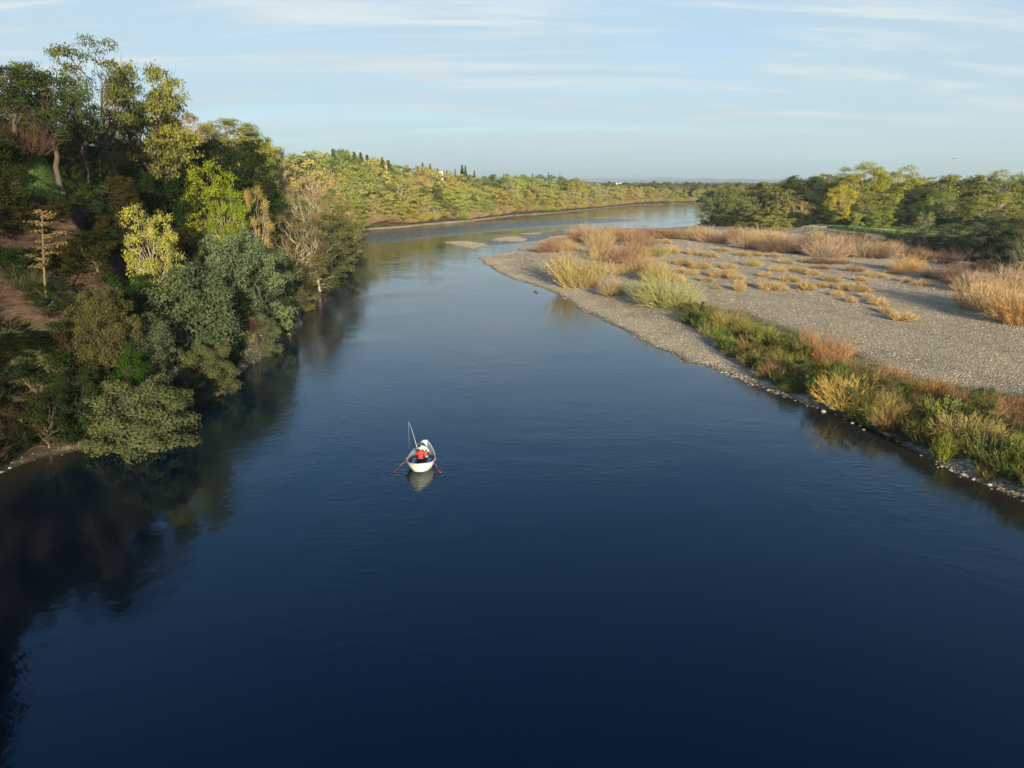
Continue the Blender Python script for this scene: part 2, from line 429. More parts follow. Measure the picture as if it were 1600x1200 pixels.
# ------------------------------------------------------------------ mesh helpers
def mk_mesh(name, V, F, mat, attrs=None, smooth=False):
    V = np.asarray(V, np.float32); F = np.asarray(F, np.int32)
    k = F.shape[1]
    me = bpy.data.meshes.new(name)
    me.vertices.add(len(V)); me.vertices.foreach_set('co', V.ravel())
    me.loops.add(F.size); me.loops.foreach_set('vertex_index', F.ravel())
    me.polygons.add(len(F)); me.polygons.foreach_set('loop_start', np.arange(0, F.size, k, dtype=np.int32))
    try: me.polygons.foreach_set('loop_total', np.full(len(F), k, np.int32))
    except Exception: pass
    if attrs:
        for an, av in attrs.items():
            a = me.attributes.new(an, 'FLOAT', 'POINT'); a.data.foreach_set('value', np.asarray(av, np.float32))
    me.update(calc_edges=True)
    if smooth: me.polygons.foreach_set('use_smooth', np.ones(len(F), bool))
    if mat is not None:
        for q in (mat if isinstance(mat, (list, tuple)) else [mat]): me.materials.append(q)
    return me
def link(name, me, parent=None, loc=None, color=None):
    o = bpy.data.objects.new(name, me); COL.objects.link(o)
    if parent is not None: o.parent = parent
    if loc is not None: o.location = loc
    if color is not None: o.color = (*color, 1)
    return o
def thing(name, label, cat, loc=(0, 0, 0), rotz=0.0, group=None):
    o = bpy.data.objects.new(name, None); COL.objects.link(o)
    o.empty_display_size = .3
    o.location = loc; o.rotation_euler = (0, 0, rotz); o['label'] = label; o['category'] = cat
    if group: o['group'] = group
    return o
def tag(o, label=None, cat=None, group=None, kind=None):
    if label: o['label'] = label
    if cat: o['category'] = cat
    if group: o['group'] = group
    if kind: o['kind'] = kind
    return o

class Geo:
    def __init__(s): s.V = []; s.F = []; s.T = []; s.n = 0
    def add(s, V, F, tone=.5):
        V = np.asarray(V, float).reshape(-1, 3); F = np.asarray(F, int).reshape(-1, 3)
        s.V.append(V); s.F.append(F + s.n); s.n += len(V)
        t = np.asarray(tone, float)
        s.T.append(np.full(len(V), float(t)) if t.ndim == 0 else t)
    def mesh(s, name, mat, smooth=False, attrs=True):
        V = np.concatenate(s.V); F = np.concatenate(s.F); T = np.concatenate(s.T)
        return mk_mesh(name, V, F, mat, {'tone': T} if attrs else None, smooth)
def unit(v): return v / (np.linalg.norm(v, axis=-1, keepdims=True) + 1e-9)
def rdir(rng, n): return unit(rng.normal(size=(n, 3)))
def leaves(g, rng, C, Nrm, size, asp=.5, tone=None, sizevar=.35):
    n = len(C)
    a = rdir(rng, n)
    u = unit(np.cross(Nrm, a)); v = np.cross(Nrm, u)
    s = size * (1 + rng.uniform(-sizevar, sizevar, (n, 1)))
    bend = Nrm * s * .18
    P = np.stack([C - u * s, C - v * s * asp + bend, C + u * s, C + v * s * asp + bend], 1).reshape(-1, 3)
    i = np.arange(n)[:, None] * 4
    F = np.concatenate([i + [0, 1, 2], i + [0, 2, 3]], 0)
    if tone is None: tone = rng.uniform(0, 1, n)
    g.add(P, F, np.repeat(np.clip(tone, 0, 1), 4))
def blades(g, rng, B, D, Ln, W, bend=.25, droop=0.0, tone=None):
    """tapered curved two-segment blades"""
    n = len(B); Ln = np.broadcast_to(np.asarray(Ln, float).reshape(-1, 1), (n, 1)); W = np.broadcast_to(np.asarray(W, float).reshape(-1, 1), (n, 1))
    side = unit(np.cross(D, rdir(rng, n))) * W * .5
    off = rdir(rng, n) * bend * Ln; off[:, 2] -= droop * Ln[:, 0]
    mid = B + D * Ln * .55 + off * .3
    tip = B + D * Ln + off
    P = np.stack([B - side, B + side, mid - side * .75, mid + side * .75, tip], 1).reshape(-1, 3)
    i = np.arange(n)[:, None] * 5
    F = np.concatenate([i + [0, 1, 3], i + [0, 3, 2], i + [2, 3, 4]], 0)
    if tone is None: tone = rng.uniform(0, 1, n)
    g.add(P, F, np.repeat(np.clip(tone, 0, 1), 5))
    return mid, tip
def tube(g, pts, rad, sides=5, tone=.5):
    pts = np.asarray(pts, float); m = len(pts)
    tan = unit(np.gradient(pts, axis=0))
    ref = np.array([0.0, 0, 1]) if abs(tan[0, 2]) < .9 else np.array([1.0, 0, 0])
    u = unit(np.cross(tan, ref)); v = np.cross(tan, u)
    a = np.arange(sides) / sides * 2 * np.pi
    R = np.asarray(rad, float).reshape(-1, 1, 1)
    P = pts[:, None] + R * (np.cos(a)[None, :, None] * u[:, None] + np.sin(a)[None, :, None] * v[:, None])
    P = P.reshape(-1, 3)
    F = []
    for i in range(m - 1):
        for j in range(sides):
            a0 = i * sides + j; a1 = i * sides + (j + 1) % sides; b0 = a0 + sides; b1 = a1 + sides
            F += [(a0, a1, b1), (a0, b1, b0)]
    c = len(P)
    P = np.vstack([P, pts[0] - tan[0] * rad[0] * .2, pts[-1] + tan[-1] * rad[-1] * .4])
    for j in range(sides):
        F.append((c, (j + 1) % sides, j)); F.append((c + 1, (m - 1) * sides + j, (m - 1) * sides + (j + 1) % sides))
    g.add(P, F, tone)
def wander(rng, a, b, k=5, amp=.12):
    a = np.asarray(a, float); b = np.asarray(b, float)
    t = np.linspace(0, 1, k)[:, None]
    L_ = np.linalg.norm(b - a)
    w = rng.normal(size=(k, 3)) * amp * L_ * np.sin(t * np.pi)
    return a + (b - a) * t + w

# ------------------------------------------------------------------ plant prototypes, all about 10 m tall and 8 m wide
def make_tree(seed, full=True, lz=.85, core=0, zmin=-.86, pw=3.0, limb_k=1.0, h=10.0, rad=4.0, crown0=.25, nlobe=12, nclump=12, nleaf=34, leaf=.17, asp=.5, lobe_r=.38, clump_r=.14, open_=0.0, trunk_r=.25,
              fork=.3, twigs=0, lean=0.0, leafmat=None, flat=1.0, up=.35, barkmat=None, limbs=True, down=.25, twig_w=.03):
    rng = np.random.default_rng(seed)
    gt, gc = Geo(), Geo()
    zc = h * (crown0 + 1) / 2; hz = h * (1 - crown0) / 2
    # trunk
    top = np.array([lean * h * .4, rng.normal() * .2, h * max(fork, crown0 * .9)])
    tp = wander(rng, (0, 0, -.35), top, 5, .035)
    tube(gt, tp, np.linspace(trunk_r, trunk_r * .72, 5), 8)
    tube(gt, [(0, 0, -.5), (0, 0, .35)], [trunk_r * 1.6, trunk_r * 1.0], 8)
    L_ = []
    for i in range(nlobe):
        for _ in range(30):
            d = rdir(rng, 1)[0]
            if d[2] > -down: break
        r = rng.uniform(.45, 1 - lobe_r * .8) if i > 1 else rng.uniform(0, .3)
        c = np.array([d[0] * rad * r, d[1] * rad * r, zc + d[2] * hz * r * flat])
        if full:
            zf = zmin + (i + rng.uniform(0, 1)) / nlobe * (.86 - zmin)
            rm = (1 - abs(zf) ** pw) ** (1 / pw)
            an = i * 2.4 + rng.uniform(-.6, .6); rr_ = rad * rm * rng.uniform(.62, .9 - lobe_r * .4)
            if rng.random() < .15: rr_ *= .3
            c = np.array([math.cos(an) * rr_, math.sin(an) * rr_, zc + zf * hz])
        c[0] += lean * h * .5
        L_.append((c, lobe_r * rad * rng.uniform(.65, 1.25)))
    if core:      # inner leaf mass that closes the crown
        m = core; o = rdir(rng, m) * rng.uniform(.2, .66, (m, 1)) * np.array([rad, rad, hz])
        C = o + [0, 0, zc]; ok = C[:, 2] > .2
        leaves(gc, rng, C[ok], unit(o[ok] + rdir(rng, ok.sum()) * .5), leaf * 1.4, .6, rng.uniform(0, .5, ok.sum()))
    for (c, lr) in L_:
        # limb
        if limbs:
            st = top * rng.uniform(.65, 1) if rng.random() < .4 else top
            p = wander(rng, st * [1, 1, min(1, max(.25, (c[2] - .5) / max(st[2], .1)))], c, 6, .09)
            rr = np.linspace(trunk_r * rng.uniform(.3, .5), trunk_r * .06, 6) * limb_k
            tube(gt, p, rr, 5)
            for q in range(3):
                s = p[rng.integers(2, 5)]
                e = c + rdir(rng, 1)[0] * lr * .9
                tube(gt, wander(rng, s, e, 4, .08), np.linspace(trunk_r * .17, trunk_r * .03, 4), 4)
        ltone = rng.uniform(-.18, .18)
        nc = max(3, int(nclump * rng.uniform(.7, 1.3)))
        dd = rdir(rng, nc)
        dd[:, 2] = np.abs(dd[:, 2]) * np.where(rng.random(nc) < .7, 1, -1)
        cc_ = c + unit(dd) * lr * rng.uniform(.55, 1.05, (nc, 1)) * [1, 1, lz]
        if twigs:
            for q in range(nc):
                n = twigs
                B = c + (cc_[q] - c) * rng.uniform(.1, .8, (n, 1)) + rng.normal(size=(n, 3)) * lr * .12
                D = unit(unit(cc_[q] - c)[None] * .8 + rdir(rng, n) * .8 + [0, 0, up])
                mid, tip = blades(gc, rng, B, D, rng.uniform(.3, .8, n) * lr, twig_w, .25, 0, rng.uniform(.3, 1, n))
                D2 = unit(D + rdir(rng, n) * .9)
                blades(gc, rng, mid, D2, rng.uniform(.2, .5, n) * lr, twig_w * .7, .25, 0, rng.uniform(.3, 1, n))
        if nleaf:
            ctone = rng.uniform(-.22, .22, nc) + ltone
            m = nc * nleaf
            idx = np.repeat(np.arange(nc), nleaf)
            o = rdir(rng, m) * (rng.uniform(0, 1, (m, 1)) ** .5) * clump_r * rad * np.array([1.25, 1.25, .8 if lz > .7 else .55])
            C = cc_[idx] + o
            keep = rng.random(m) > open_
            nr = unit(o / (clump_r * rad) * .7 + unit(C - c) * .5 + rdir(rng, m) * .75 + [0, 0, .25])
            leaves(gc, rng, C[keep], nr[keep], leaf, asp, np.clip(.45 + ctone[idx] + rng.uniform(-.3, .3, m), 0, 1)[keep])
    return dict(trunk=gt.mesh('trunk', barkmat or M_BARK, False, False), crown=gc.mesh('crown', leafmat or M_LEAF), h=h, r=rad, kind='tree')

def make_fan(seed, h=3.0, rad=1.5, stems=420, w=.02, side=3, leaf_n=0, leaf=.05, spread=.75, base_r=.35, mat=None, droop=.02, asp=.35, vary=.35):
    """many stems rising from one rootstock: willow scrub, dry weeds, reeds"""
    rng = np.random.default_rng(seed)
    g = Geo()
    a = rng.uniform(0, 2 * np.pi, stems); r = np.sqrt(rng.uniform(0, 1, stems))
    B = np.stack([np.cos(a) * r * rad * base_r, np.sin(a) * r * rad * base_r, np.full(stems, -.05)], 1)
    tilt = r * spread + rng.normal(size=stems) * .12
    ph = a + rng.normal(size=stems) * .5
    D = unit(np.stack([np.cos(ph) * np.sin(tilt), np.sin(ph) * np.sin(tilt), np.cos(tilt)], 1))
    lump = .75 + .35 * np.sin(a * 3 + seed) * np.sin(a * 5 + seed * 2)
    Ln = h * rng.uniform(1 - vary, 1, stems) * (1 - .25 * r) * lump / lump.max()
    tn = np.clip(.5 + .25 * np.sin(a * 4 + seed) + rng.uniform(-.3, .3, stems), 0, 1)
    mid, tip = blades(g, rng, B, D, Ln, w, .12, droop, tn)
    for k in range(side):
        t = rng.uniform(.3, .95, (stems, 1))
        S = B + (tip - B) * t
        D2 = unit(D + rdir(rng, stems) * .65)
        m2, t2 = blades(g, rng, S, D2, Ln * rng.uniform(.14, .38, stems), w * .65, .15, droop, tn + .15)
        if leaf_n:
            q = rng.integers(0, stems, leaf_n // side)
            C = S[q] + (t2[q] - S[q]) * rng.uniform(0, 1, (len(q), 1)) + rng.normal(size=(len(q), 3)) * .06 * h / 3
            leaves(g, rng, C, unit(rdir(rng, len(q)) + [0, 0, .4]), leaf, asp, tn[q] + rng.uniform(-.2, .3, len(q)))
    me = g.mesh('stems', mat or M_TWIG)
    return dict(stems=me, h=h, r=rad, kind='fan')

def make_conifer(seed, h=10.0, rad=1.9):
    rng = np.random.default_rng(seed)
    gt, gc = Geo(), Geo()
    tube(gt, [(0, 0, -.3), (0.03, 0, h * .5), (0, 0, h * .97)], [.22, .13, .02], 6)
    z = h * .1
    while z < h * .98:
        f = 1 - z / h
        n = int(5 + 8 * f)
        for k in range(n):
            a = rng.uniform(0, 2 * np.pi); ln = rad * (f ** .75) * rng.uniform(.7, 1.15) + .1
            m = int(5 + ln * 12)
            t = rng.uniform(.1, 1, (m, 1))
            d = np.array([np.cos(a), np.sin(a), -.22])
            C = np.array([0, 0, z]) + d * ln * t + rng.normal(size=(m, 3)) * .12
            leaves(gc, rng, C, unit(rdir(rng, m) * .6 + [0, 0, .7]), .2, .5, rng.uniform(.1, .9, m))
        z += h * .028
    return dict(trunk=gt.mesh('trunk', M_DARKBARK, False, False), crown=gc.mesh('crown', M_LEAF), h=h, r=rad, kind='tree')

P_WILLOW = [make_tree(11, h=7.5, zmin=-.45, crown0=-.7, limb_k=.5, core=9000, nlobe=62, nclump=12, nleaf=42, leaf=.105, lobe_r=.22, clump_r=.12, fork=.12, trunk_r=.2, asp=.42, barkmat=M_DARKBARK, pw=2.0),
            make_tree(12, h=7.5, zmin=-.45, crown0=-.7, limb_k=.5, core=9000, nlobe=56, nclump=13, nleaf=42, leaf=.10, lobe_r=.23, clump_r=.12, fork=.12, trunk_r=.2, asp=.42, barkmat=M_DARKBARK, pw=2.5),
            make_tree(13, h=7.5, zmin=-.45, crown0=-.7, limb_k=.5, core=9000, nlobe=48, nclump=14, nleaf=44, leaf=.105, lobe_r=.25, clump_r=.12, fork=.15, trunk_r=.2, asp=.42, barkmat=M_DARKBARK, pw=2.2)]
P_OAK = [make_tree(23, lz=.55, crown0=.5, nlobe=14, nclump=13, nleaf=32, leaf=.10, lobe_r=.34, clump_r=.13, fork=.3, trunk_r=.27, lean=-.15, barkmat=M_DARKBARK, open_=.05, limb_k=.75, pw=1.9),
         make_tree(21, lz=.55, crown0=.46, nlobe=16, nclump=14, nleaf=34, leaf=.10, lobe_r=.32, clump_r=.14, fork=.26, trunk_r=.27, barkmat=M_DARKBARK, open_=.1, limb_k=.75, pw=2.3),
         make_tree(22, lz=.6, crown0=.36, nlobe=22, nclump=14, nleaf=36, leaf=.11, lobe_r=.28, clump_r=.14, fork=.2, trunk_r=.3, barkmat=M_DARKBARK, open_=.1, twigs=2, limb_k=.75, pw=2.3)]
P_SPRING = [make_tree(31, crown0=-.02, nlobe=22, nclump=14, nleaf=34, leaf=.12, lobe_r=.30, clump_r=.12, fork=.22, trunk_r=.2, barkmat=M_BARK, limb_k=.7, pw=2.4),
            make_tree(32, crown0=-.04, nlobe=24, nclump=13, nleaf=34, leaf=.11, lobe_r=.28, clump_r=.125, fork=.2, trunk_r=.2, barkmat=M_PALEBARK, twigs=2, limb_k=.6, pw=2.2)]
P_BARE = [make_tree(41, crown0=-.04, nlobe=20, nclump=10, nleaf=9, leaf=.085, lobe_r=.32, clump_r=.2, fork=.25, trunk_r=.17, barkmat=M_PALEBARK, twigs=16, limb_k=.7, twig_w=.026, pw=2.4),
          make_tree(42, crown0=-.06, nlobe=22, nclump=10, nleaf=14, leaf=.085, lobe_r=.30, clump_r=.2, fork=.18, trunk_r=.15, barkmat=M_PALEBARK, twigs=14, limb_k=.6, twig_w=.026, pw=2.4)]
P_FAR = [make_tree(50 + i, leafmat=M_FARLEAF, crown0=c0, nlobe=18, nclump=10, nleaf=nl, leaf=.20, lobe_r=.32, clump_r=.15, fork=.25, trunk_r=.18, barkmat=bm, twigs=tw, twig_w=.06, limb_k=.7, pw=2.3)
         for i, (c0, nl, tw, bm) in enumerate([(-.05, 22, 0, M_BARK), (-.02, 22, 1, M_PALEBARK), (-.05, 24, 0, M_BARK), (-.04, 20, 2, M_PALEBARK)])]
P_FARBARE = [make_tree(60 + i, leafmat=M_FARLEAF, crown0=-.05, nlobe=18, nclump=9, nleaf=7, leaf=.16, lobe_r=.3, clump_r=.18, fork=.2, trunk_r=.2, barkmat=M_PALEBARK, twigs=10, twig_w=.06, limb_k=.8, pw=2.3) for i in range(2)]
P_CON = [make_conifer(71, rad=2.2), make_conifer(72, rad=2.9)]
P_SCRUB = [make_fan(81, 3.2, 2.0, 460, .026, 7, 0, spread=1.0, base_r=.6), make_fan(82, 3.2, 2.0, 420, .026, 6, 900, .05, spread=.85, base_r=.65), make_fan(83, 3.2, 2.0, 460, .024, 7, 0, spread=1.15, base_r=.5)]
P_GREENSCRUB = [make_fan(84, 3.0, 1.8, 300, .034, 4, 1500, .085, spread=.75, base_r=.55, mat=M_LEAF), make_fan(85, 3.0, 1.8, 260, .034, 4, 1300, .08, spread=.9, base_r=.5, mat=M_LEAF)]
P_TUFT = [make_fan(86, 1.0, .85, 700, .022, 2, 0, spread=1.15, base_r=.6, droop=.05), make_fan(87, 1.0, .85, 640, .024, 2, 0, spread=.95, base_r=.75, droop=.05)]
P_REED = [make_fan(88, 1.8, .9, 150, .04, 0, 0, spread=.5, base_r=.6, mat=M_LEAF, droop=.06), make_fan(89, 1.8, .9, 160, .034, 1, 150, .05, spread=.7, base_r=.5, mat=M_LEAF, droop=.05)]
P_BUSH = [make_tree(91, h=3, rad=1.7, crown0=.0, nlobe=16, nclump=10, nleaf=34, leaf=.06, lobe_r=.36, clump_r=.16, fork=.1, trunk_r=.06, down=.8),
          make_tree(92, h=3, rad=1.7, crown0=.0, nlobe=16, nclump=9, nleaf=30, leaf=.07, lobe_r=.34, clump_r=.17, fork=.1, trunk_r=.06, down=.8, twigs=2)]

PLANTED = []
def plant(name, protos, x, y, h, w, color, label, cat, group=None, z=None, k=None, rot=None, rs=random):
    p = protos[rs.randrange(len(protos)) if k is None else k]
    if z is None: z = H(x, y)
    rt = thing(name, label, cat, (x, y, max(z, -.3) - .05), rs.uniform(0, 6.28) if rot is None else rot, group)
    s = w / 2 / p['r']
    rt.scale = (s, s, h / p['h'])
    if p['kind'] == 'tree':
        link('trunk', p['trunk'], rt)
        link('crown', p['crown'], rt, color=color)
    else:
        link('stems', p['stems'], rt, color=color)
    PLANTED.append(rt)
    return rt
def plant_px(name, protos, px, ytop, w, Y, color, label, cat, group=None, ybase=None, **kw):
    """crown top at pixel (px, ytop) on depth Y; stands on the ground there (or with its foot at ybase)"""
    x, _, zt = atY(px, ytop, Y)
    zg = max(H(x, Y), 0)
    if ybase is not None:
        zg = atY(px, ybase, Y)[2]
    hh = max(zt - zg, 1.0)
    return plant(name, protos, x, Y, hh, w * Y / 1050.0, color, label, cat, group, z=zg, **kw)
def foot_px(name, protos, px, pyb, hpx, wpx, color, label, cat, group=None, **kw):
    """foot at pixel (px, pyb) on the terrain"""
    x, y, z = hit(px, pyb, lo=kw.pop('lo', 30))
    return plant(name, protos, x, y, hpx * y / 1050.0, wpx * y / 1050.0, color, label, cat, group, z=z, **kw)
ORD = ['first', 'second', 'third', 'fourth', 'fifth', 'sixth', 'seventh', 'eighth', 'ninth', 'tenth', 'eleventh', 'twelfth', 'thirteenth', 'fourteenth', 'fifteenth', 'sixteenth', 'seventeenth', 'eighteenth', 'nineteenth']
TENS = {20: ('twentieth', 'twenty'), 30: ('thirtieth', 'thirty'), 40: ('fortieth', 'forty'), 50: ('fiftieth', 'fifty'), 60: ('sixtieth', 'sixty'), 70: ('seventieth', 'seventy'), 80: ('eightieth', 'eighty'), 90: ('ninetieth', 'ninety')}
def ordn(i):
    i += 1
    if i < 20: return ORD[i - 1]
    if i >= 100: return 'hundred ' + ordn(i - 101) if i > 100 else 'hundredth'
    t = i // 10 * 10
    return TENS[t][0] if i == t else TENS[t][1] + ' ' + ORD[i - t - 1]

# ------------------------------------------------------------------ TERRAIN
def lines(segs):
    out = []
    for a, b, st in segs: out.append(np.arange(a, b, st))
    return np.concatenate(out)
def geomsp(a, b, n): return np.sign(a) * np.geomspace(abs(a), abs(b), n)
gx = np.concatenate([geomsp(-30000, -420, 24)[:-1], lines([(-420, -120, 6), (-120, -70, 1.5), (-70, 62, .55), (62, 125, .9), (125, 300, 4)]), geomsp(300, 30000, 26)])
gy = np.concatenate([lines([(-400, -90, 14), (-90, 30, 2.2), (30, 108, .55), (108, 170, .9), (170, 330, 1.6), (330, 700, 5)]), geomsp(700, 30000, 34)])
nx, ny = len(gx), len(gy)
GX, GY = np.meshgrid(gx, gy)
PT = np.stack([GX.ravel(), GY.ravel()], 1)
h_, reg_, gr_, gs_, cl_, dL_, dR_ = terrain(PT)
Vt = np.column_stack([PT, h_])
ii = (np.arange(ny - 1)[:, None] * nx + np.arange(nx - 1)[None]).ravel()
Q = np.stack([ii, ii + 1, ii + 1 + nx, ii + nx], 1)
freg = reg_[Q].max(axis=1)
fmx = h_[Q].max(axis=1)
keep = fmx > -2.0
def sub_mesh(name, sel, mat):
    q = Q[sel]; used, inv = np.unique(q, return_inverse=True)
    return mk_mesh(name, Vt[used], inv.reshape(-1, 4), mat, {'gravel': gr_[used], 'grass': gs_[used], 'cliff': cl_[used], 'shore': np.clip(np.where(reg_[used] == 0, 50, np.where(reg_[used] == 2, 3, dR_[used])), 0, 100)}, True)
for nm, rr in (('river_bank', 0), ('gravel_bar', 1), ('gravel_island', 2)):
    o = link(nm, sub_mesh(nm, keep & (freg == rr), M_GROUND)); o['kind'] = 'structure'
# water sheet, only where the ground dips below it
st = 2
gxw = gx[::st]; gyw = gy[::st]
WX, WY = np.meshgrid(gxw, gyw); WP = np.stack([WX.ravel(), WY.ravel()], 1)
hw = h_.reshape(ny, nx)[::st, ::st].ravel()
iw = (np.arange(len(gyw) - 1)[:, None] * len(gxw) + np.arange(len(gxw) - 1)[None]).ravel()
QW = np.stack([iw, iw + 1, iw + 1 + len(gxw), iw + len(gxw)], 1)
selw = hw[QW].min(axis=1) < .25
riff_line = [g0(565, 372), g0(640, 364), g0(720, 357), g0(800, 351), g0(870, 347), g0(930, 344)]
rf = 1 - sst(6, 26, segdist(WP, riff_line))
rf2 = (1 - sst(2, 9, segdist(WP, [g0(770, 380), g0(840, 372), g0(870, 366)]))) * .8
rf3 = (1 - sst(2, 10, segdist(WP, [g0(900, 330), g0(1000, 327), g0(1085, 325)]))) * .15
riff = np.maximum(np.maximum(rf * .9, rf2), rf3)
shal = sst(-.55, 0, hw) * .6
used, inv = np.unique(QW[selw], return_inverse=True)
wme = mk_mesh('river_water', np.column_stack([WP[used], np.zeros(len(used))]), inv.reshape(-1, 4), M_WATER, {'shallow': shal[used], 'riffle': riff[used]}, True)
water = link('river_water', wme); water['kind'] = 'structure'

# distant ridges beyond the plain
def ridge(name, Y, x0, x1, base, amp, seed, color, wid):
    rng = np.random.default_rng(seed)
    n = 160
    xs = np.linspace(x0, x1, n)
    e = np.sin(np.linspace(0, np.pi, n)) ** .6
    hh = base * e * (.55 + .6 * vnoise(xs, xs * 0, (x1 - x0) / 7, seed)) + amp * vnoise(xs, xs * 0, (x1 - x0) / 40, seed + 1)
    rows = [(-1, 0), (-.5, .45), (-.2, .85), (0, 1.0), (.3, .7), (1, 0)]
    V = []; 
    for (dyy, f) in rows:
        V.append(np.stack([xs, Y + dyy * wid + 0 * xs, np.maximum(hh * f * (1 + .15 * (vnoise(xs, xs * 0 + dyy * 9, (x1 - x0) / 60, seed + 3) - .5)), 0) - (6 if f == 0 else 0)], 1))
    V = np.concatenate(V)
    F = []
    for r in range(len(rows) - 1):
        i = np.arange(n - 1) + r * n
        F.append(np.stack([i, i + 1, i + 1 + n, i + n], 1))
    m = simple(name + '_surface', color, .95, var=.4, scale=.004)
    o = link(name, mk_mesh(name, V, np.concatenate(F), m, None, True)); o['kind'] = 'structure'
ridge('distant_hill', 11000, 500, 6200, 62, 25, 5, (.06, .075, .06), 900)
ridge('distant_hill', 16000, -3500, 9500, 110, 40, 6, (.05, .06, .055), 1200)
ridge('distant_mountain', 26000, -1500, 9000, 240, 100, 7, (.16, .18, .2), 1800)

# ------------------------------------------------------------------ HAZE (air)
def box(g, x0, x1, y0, y1, z0, z1, tone=.5):
    V = [(x, y, z) for z in (z0, z1) for y in (y0, y1) for x in (x0, x1)]
    F = [(0, 2, 3), (0, 3, 1), (4, 5, 7), (4, 7, 6), (0, 1, 5), (0, 5, 4), (2, 6, 7), (2, 7, 3), (0, 4, 6), (0, 6, 2), (1, 3, 7), (1, 7, 5)]
    g.add(V, F, tone)
hm, hnt, hout = newmat('haze_air')
pv = N(hnt, 'ShaderNodeVolumePrincipled')
pv.inputs['Color'].default_value = (.66, .86, 1.0, 1)
pv.inputs['Density'].default_value = 0.00011
pv.inputs['Anisotropy'].default_value = 0.1
L(hnt, pv.outputs[0], hout.inputs['Volume'])
gh = Geo(); box(gh, -31000, 31000, -420, 31000, -8, 420)
o = link('haze', gh.mesh('haze', hm, attrs=False)); o['kind'] = 'stuff'

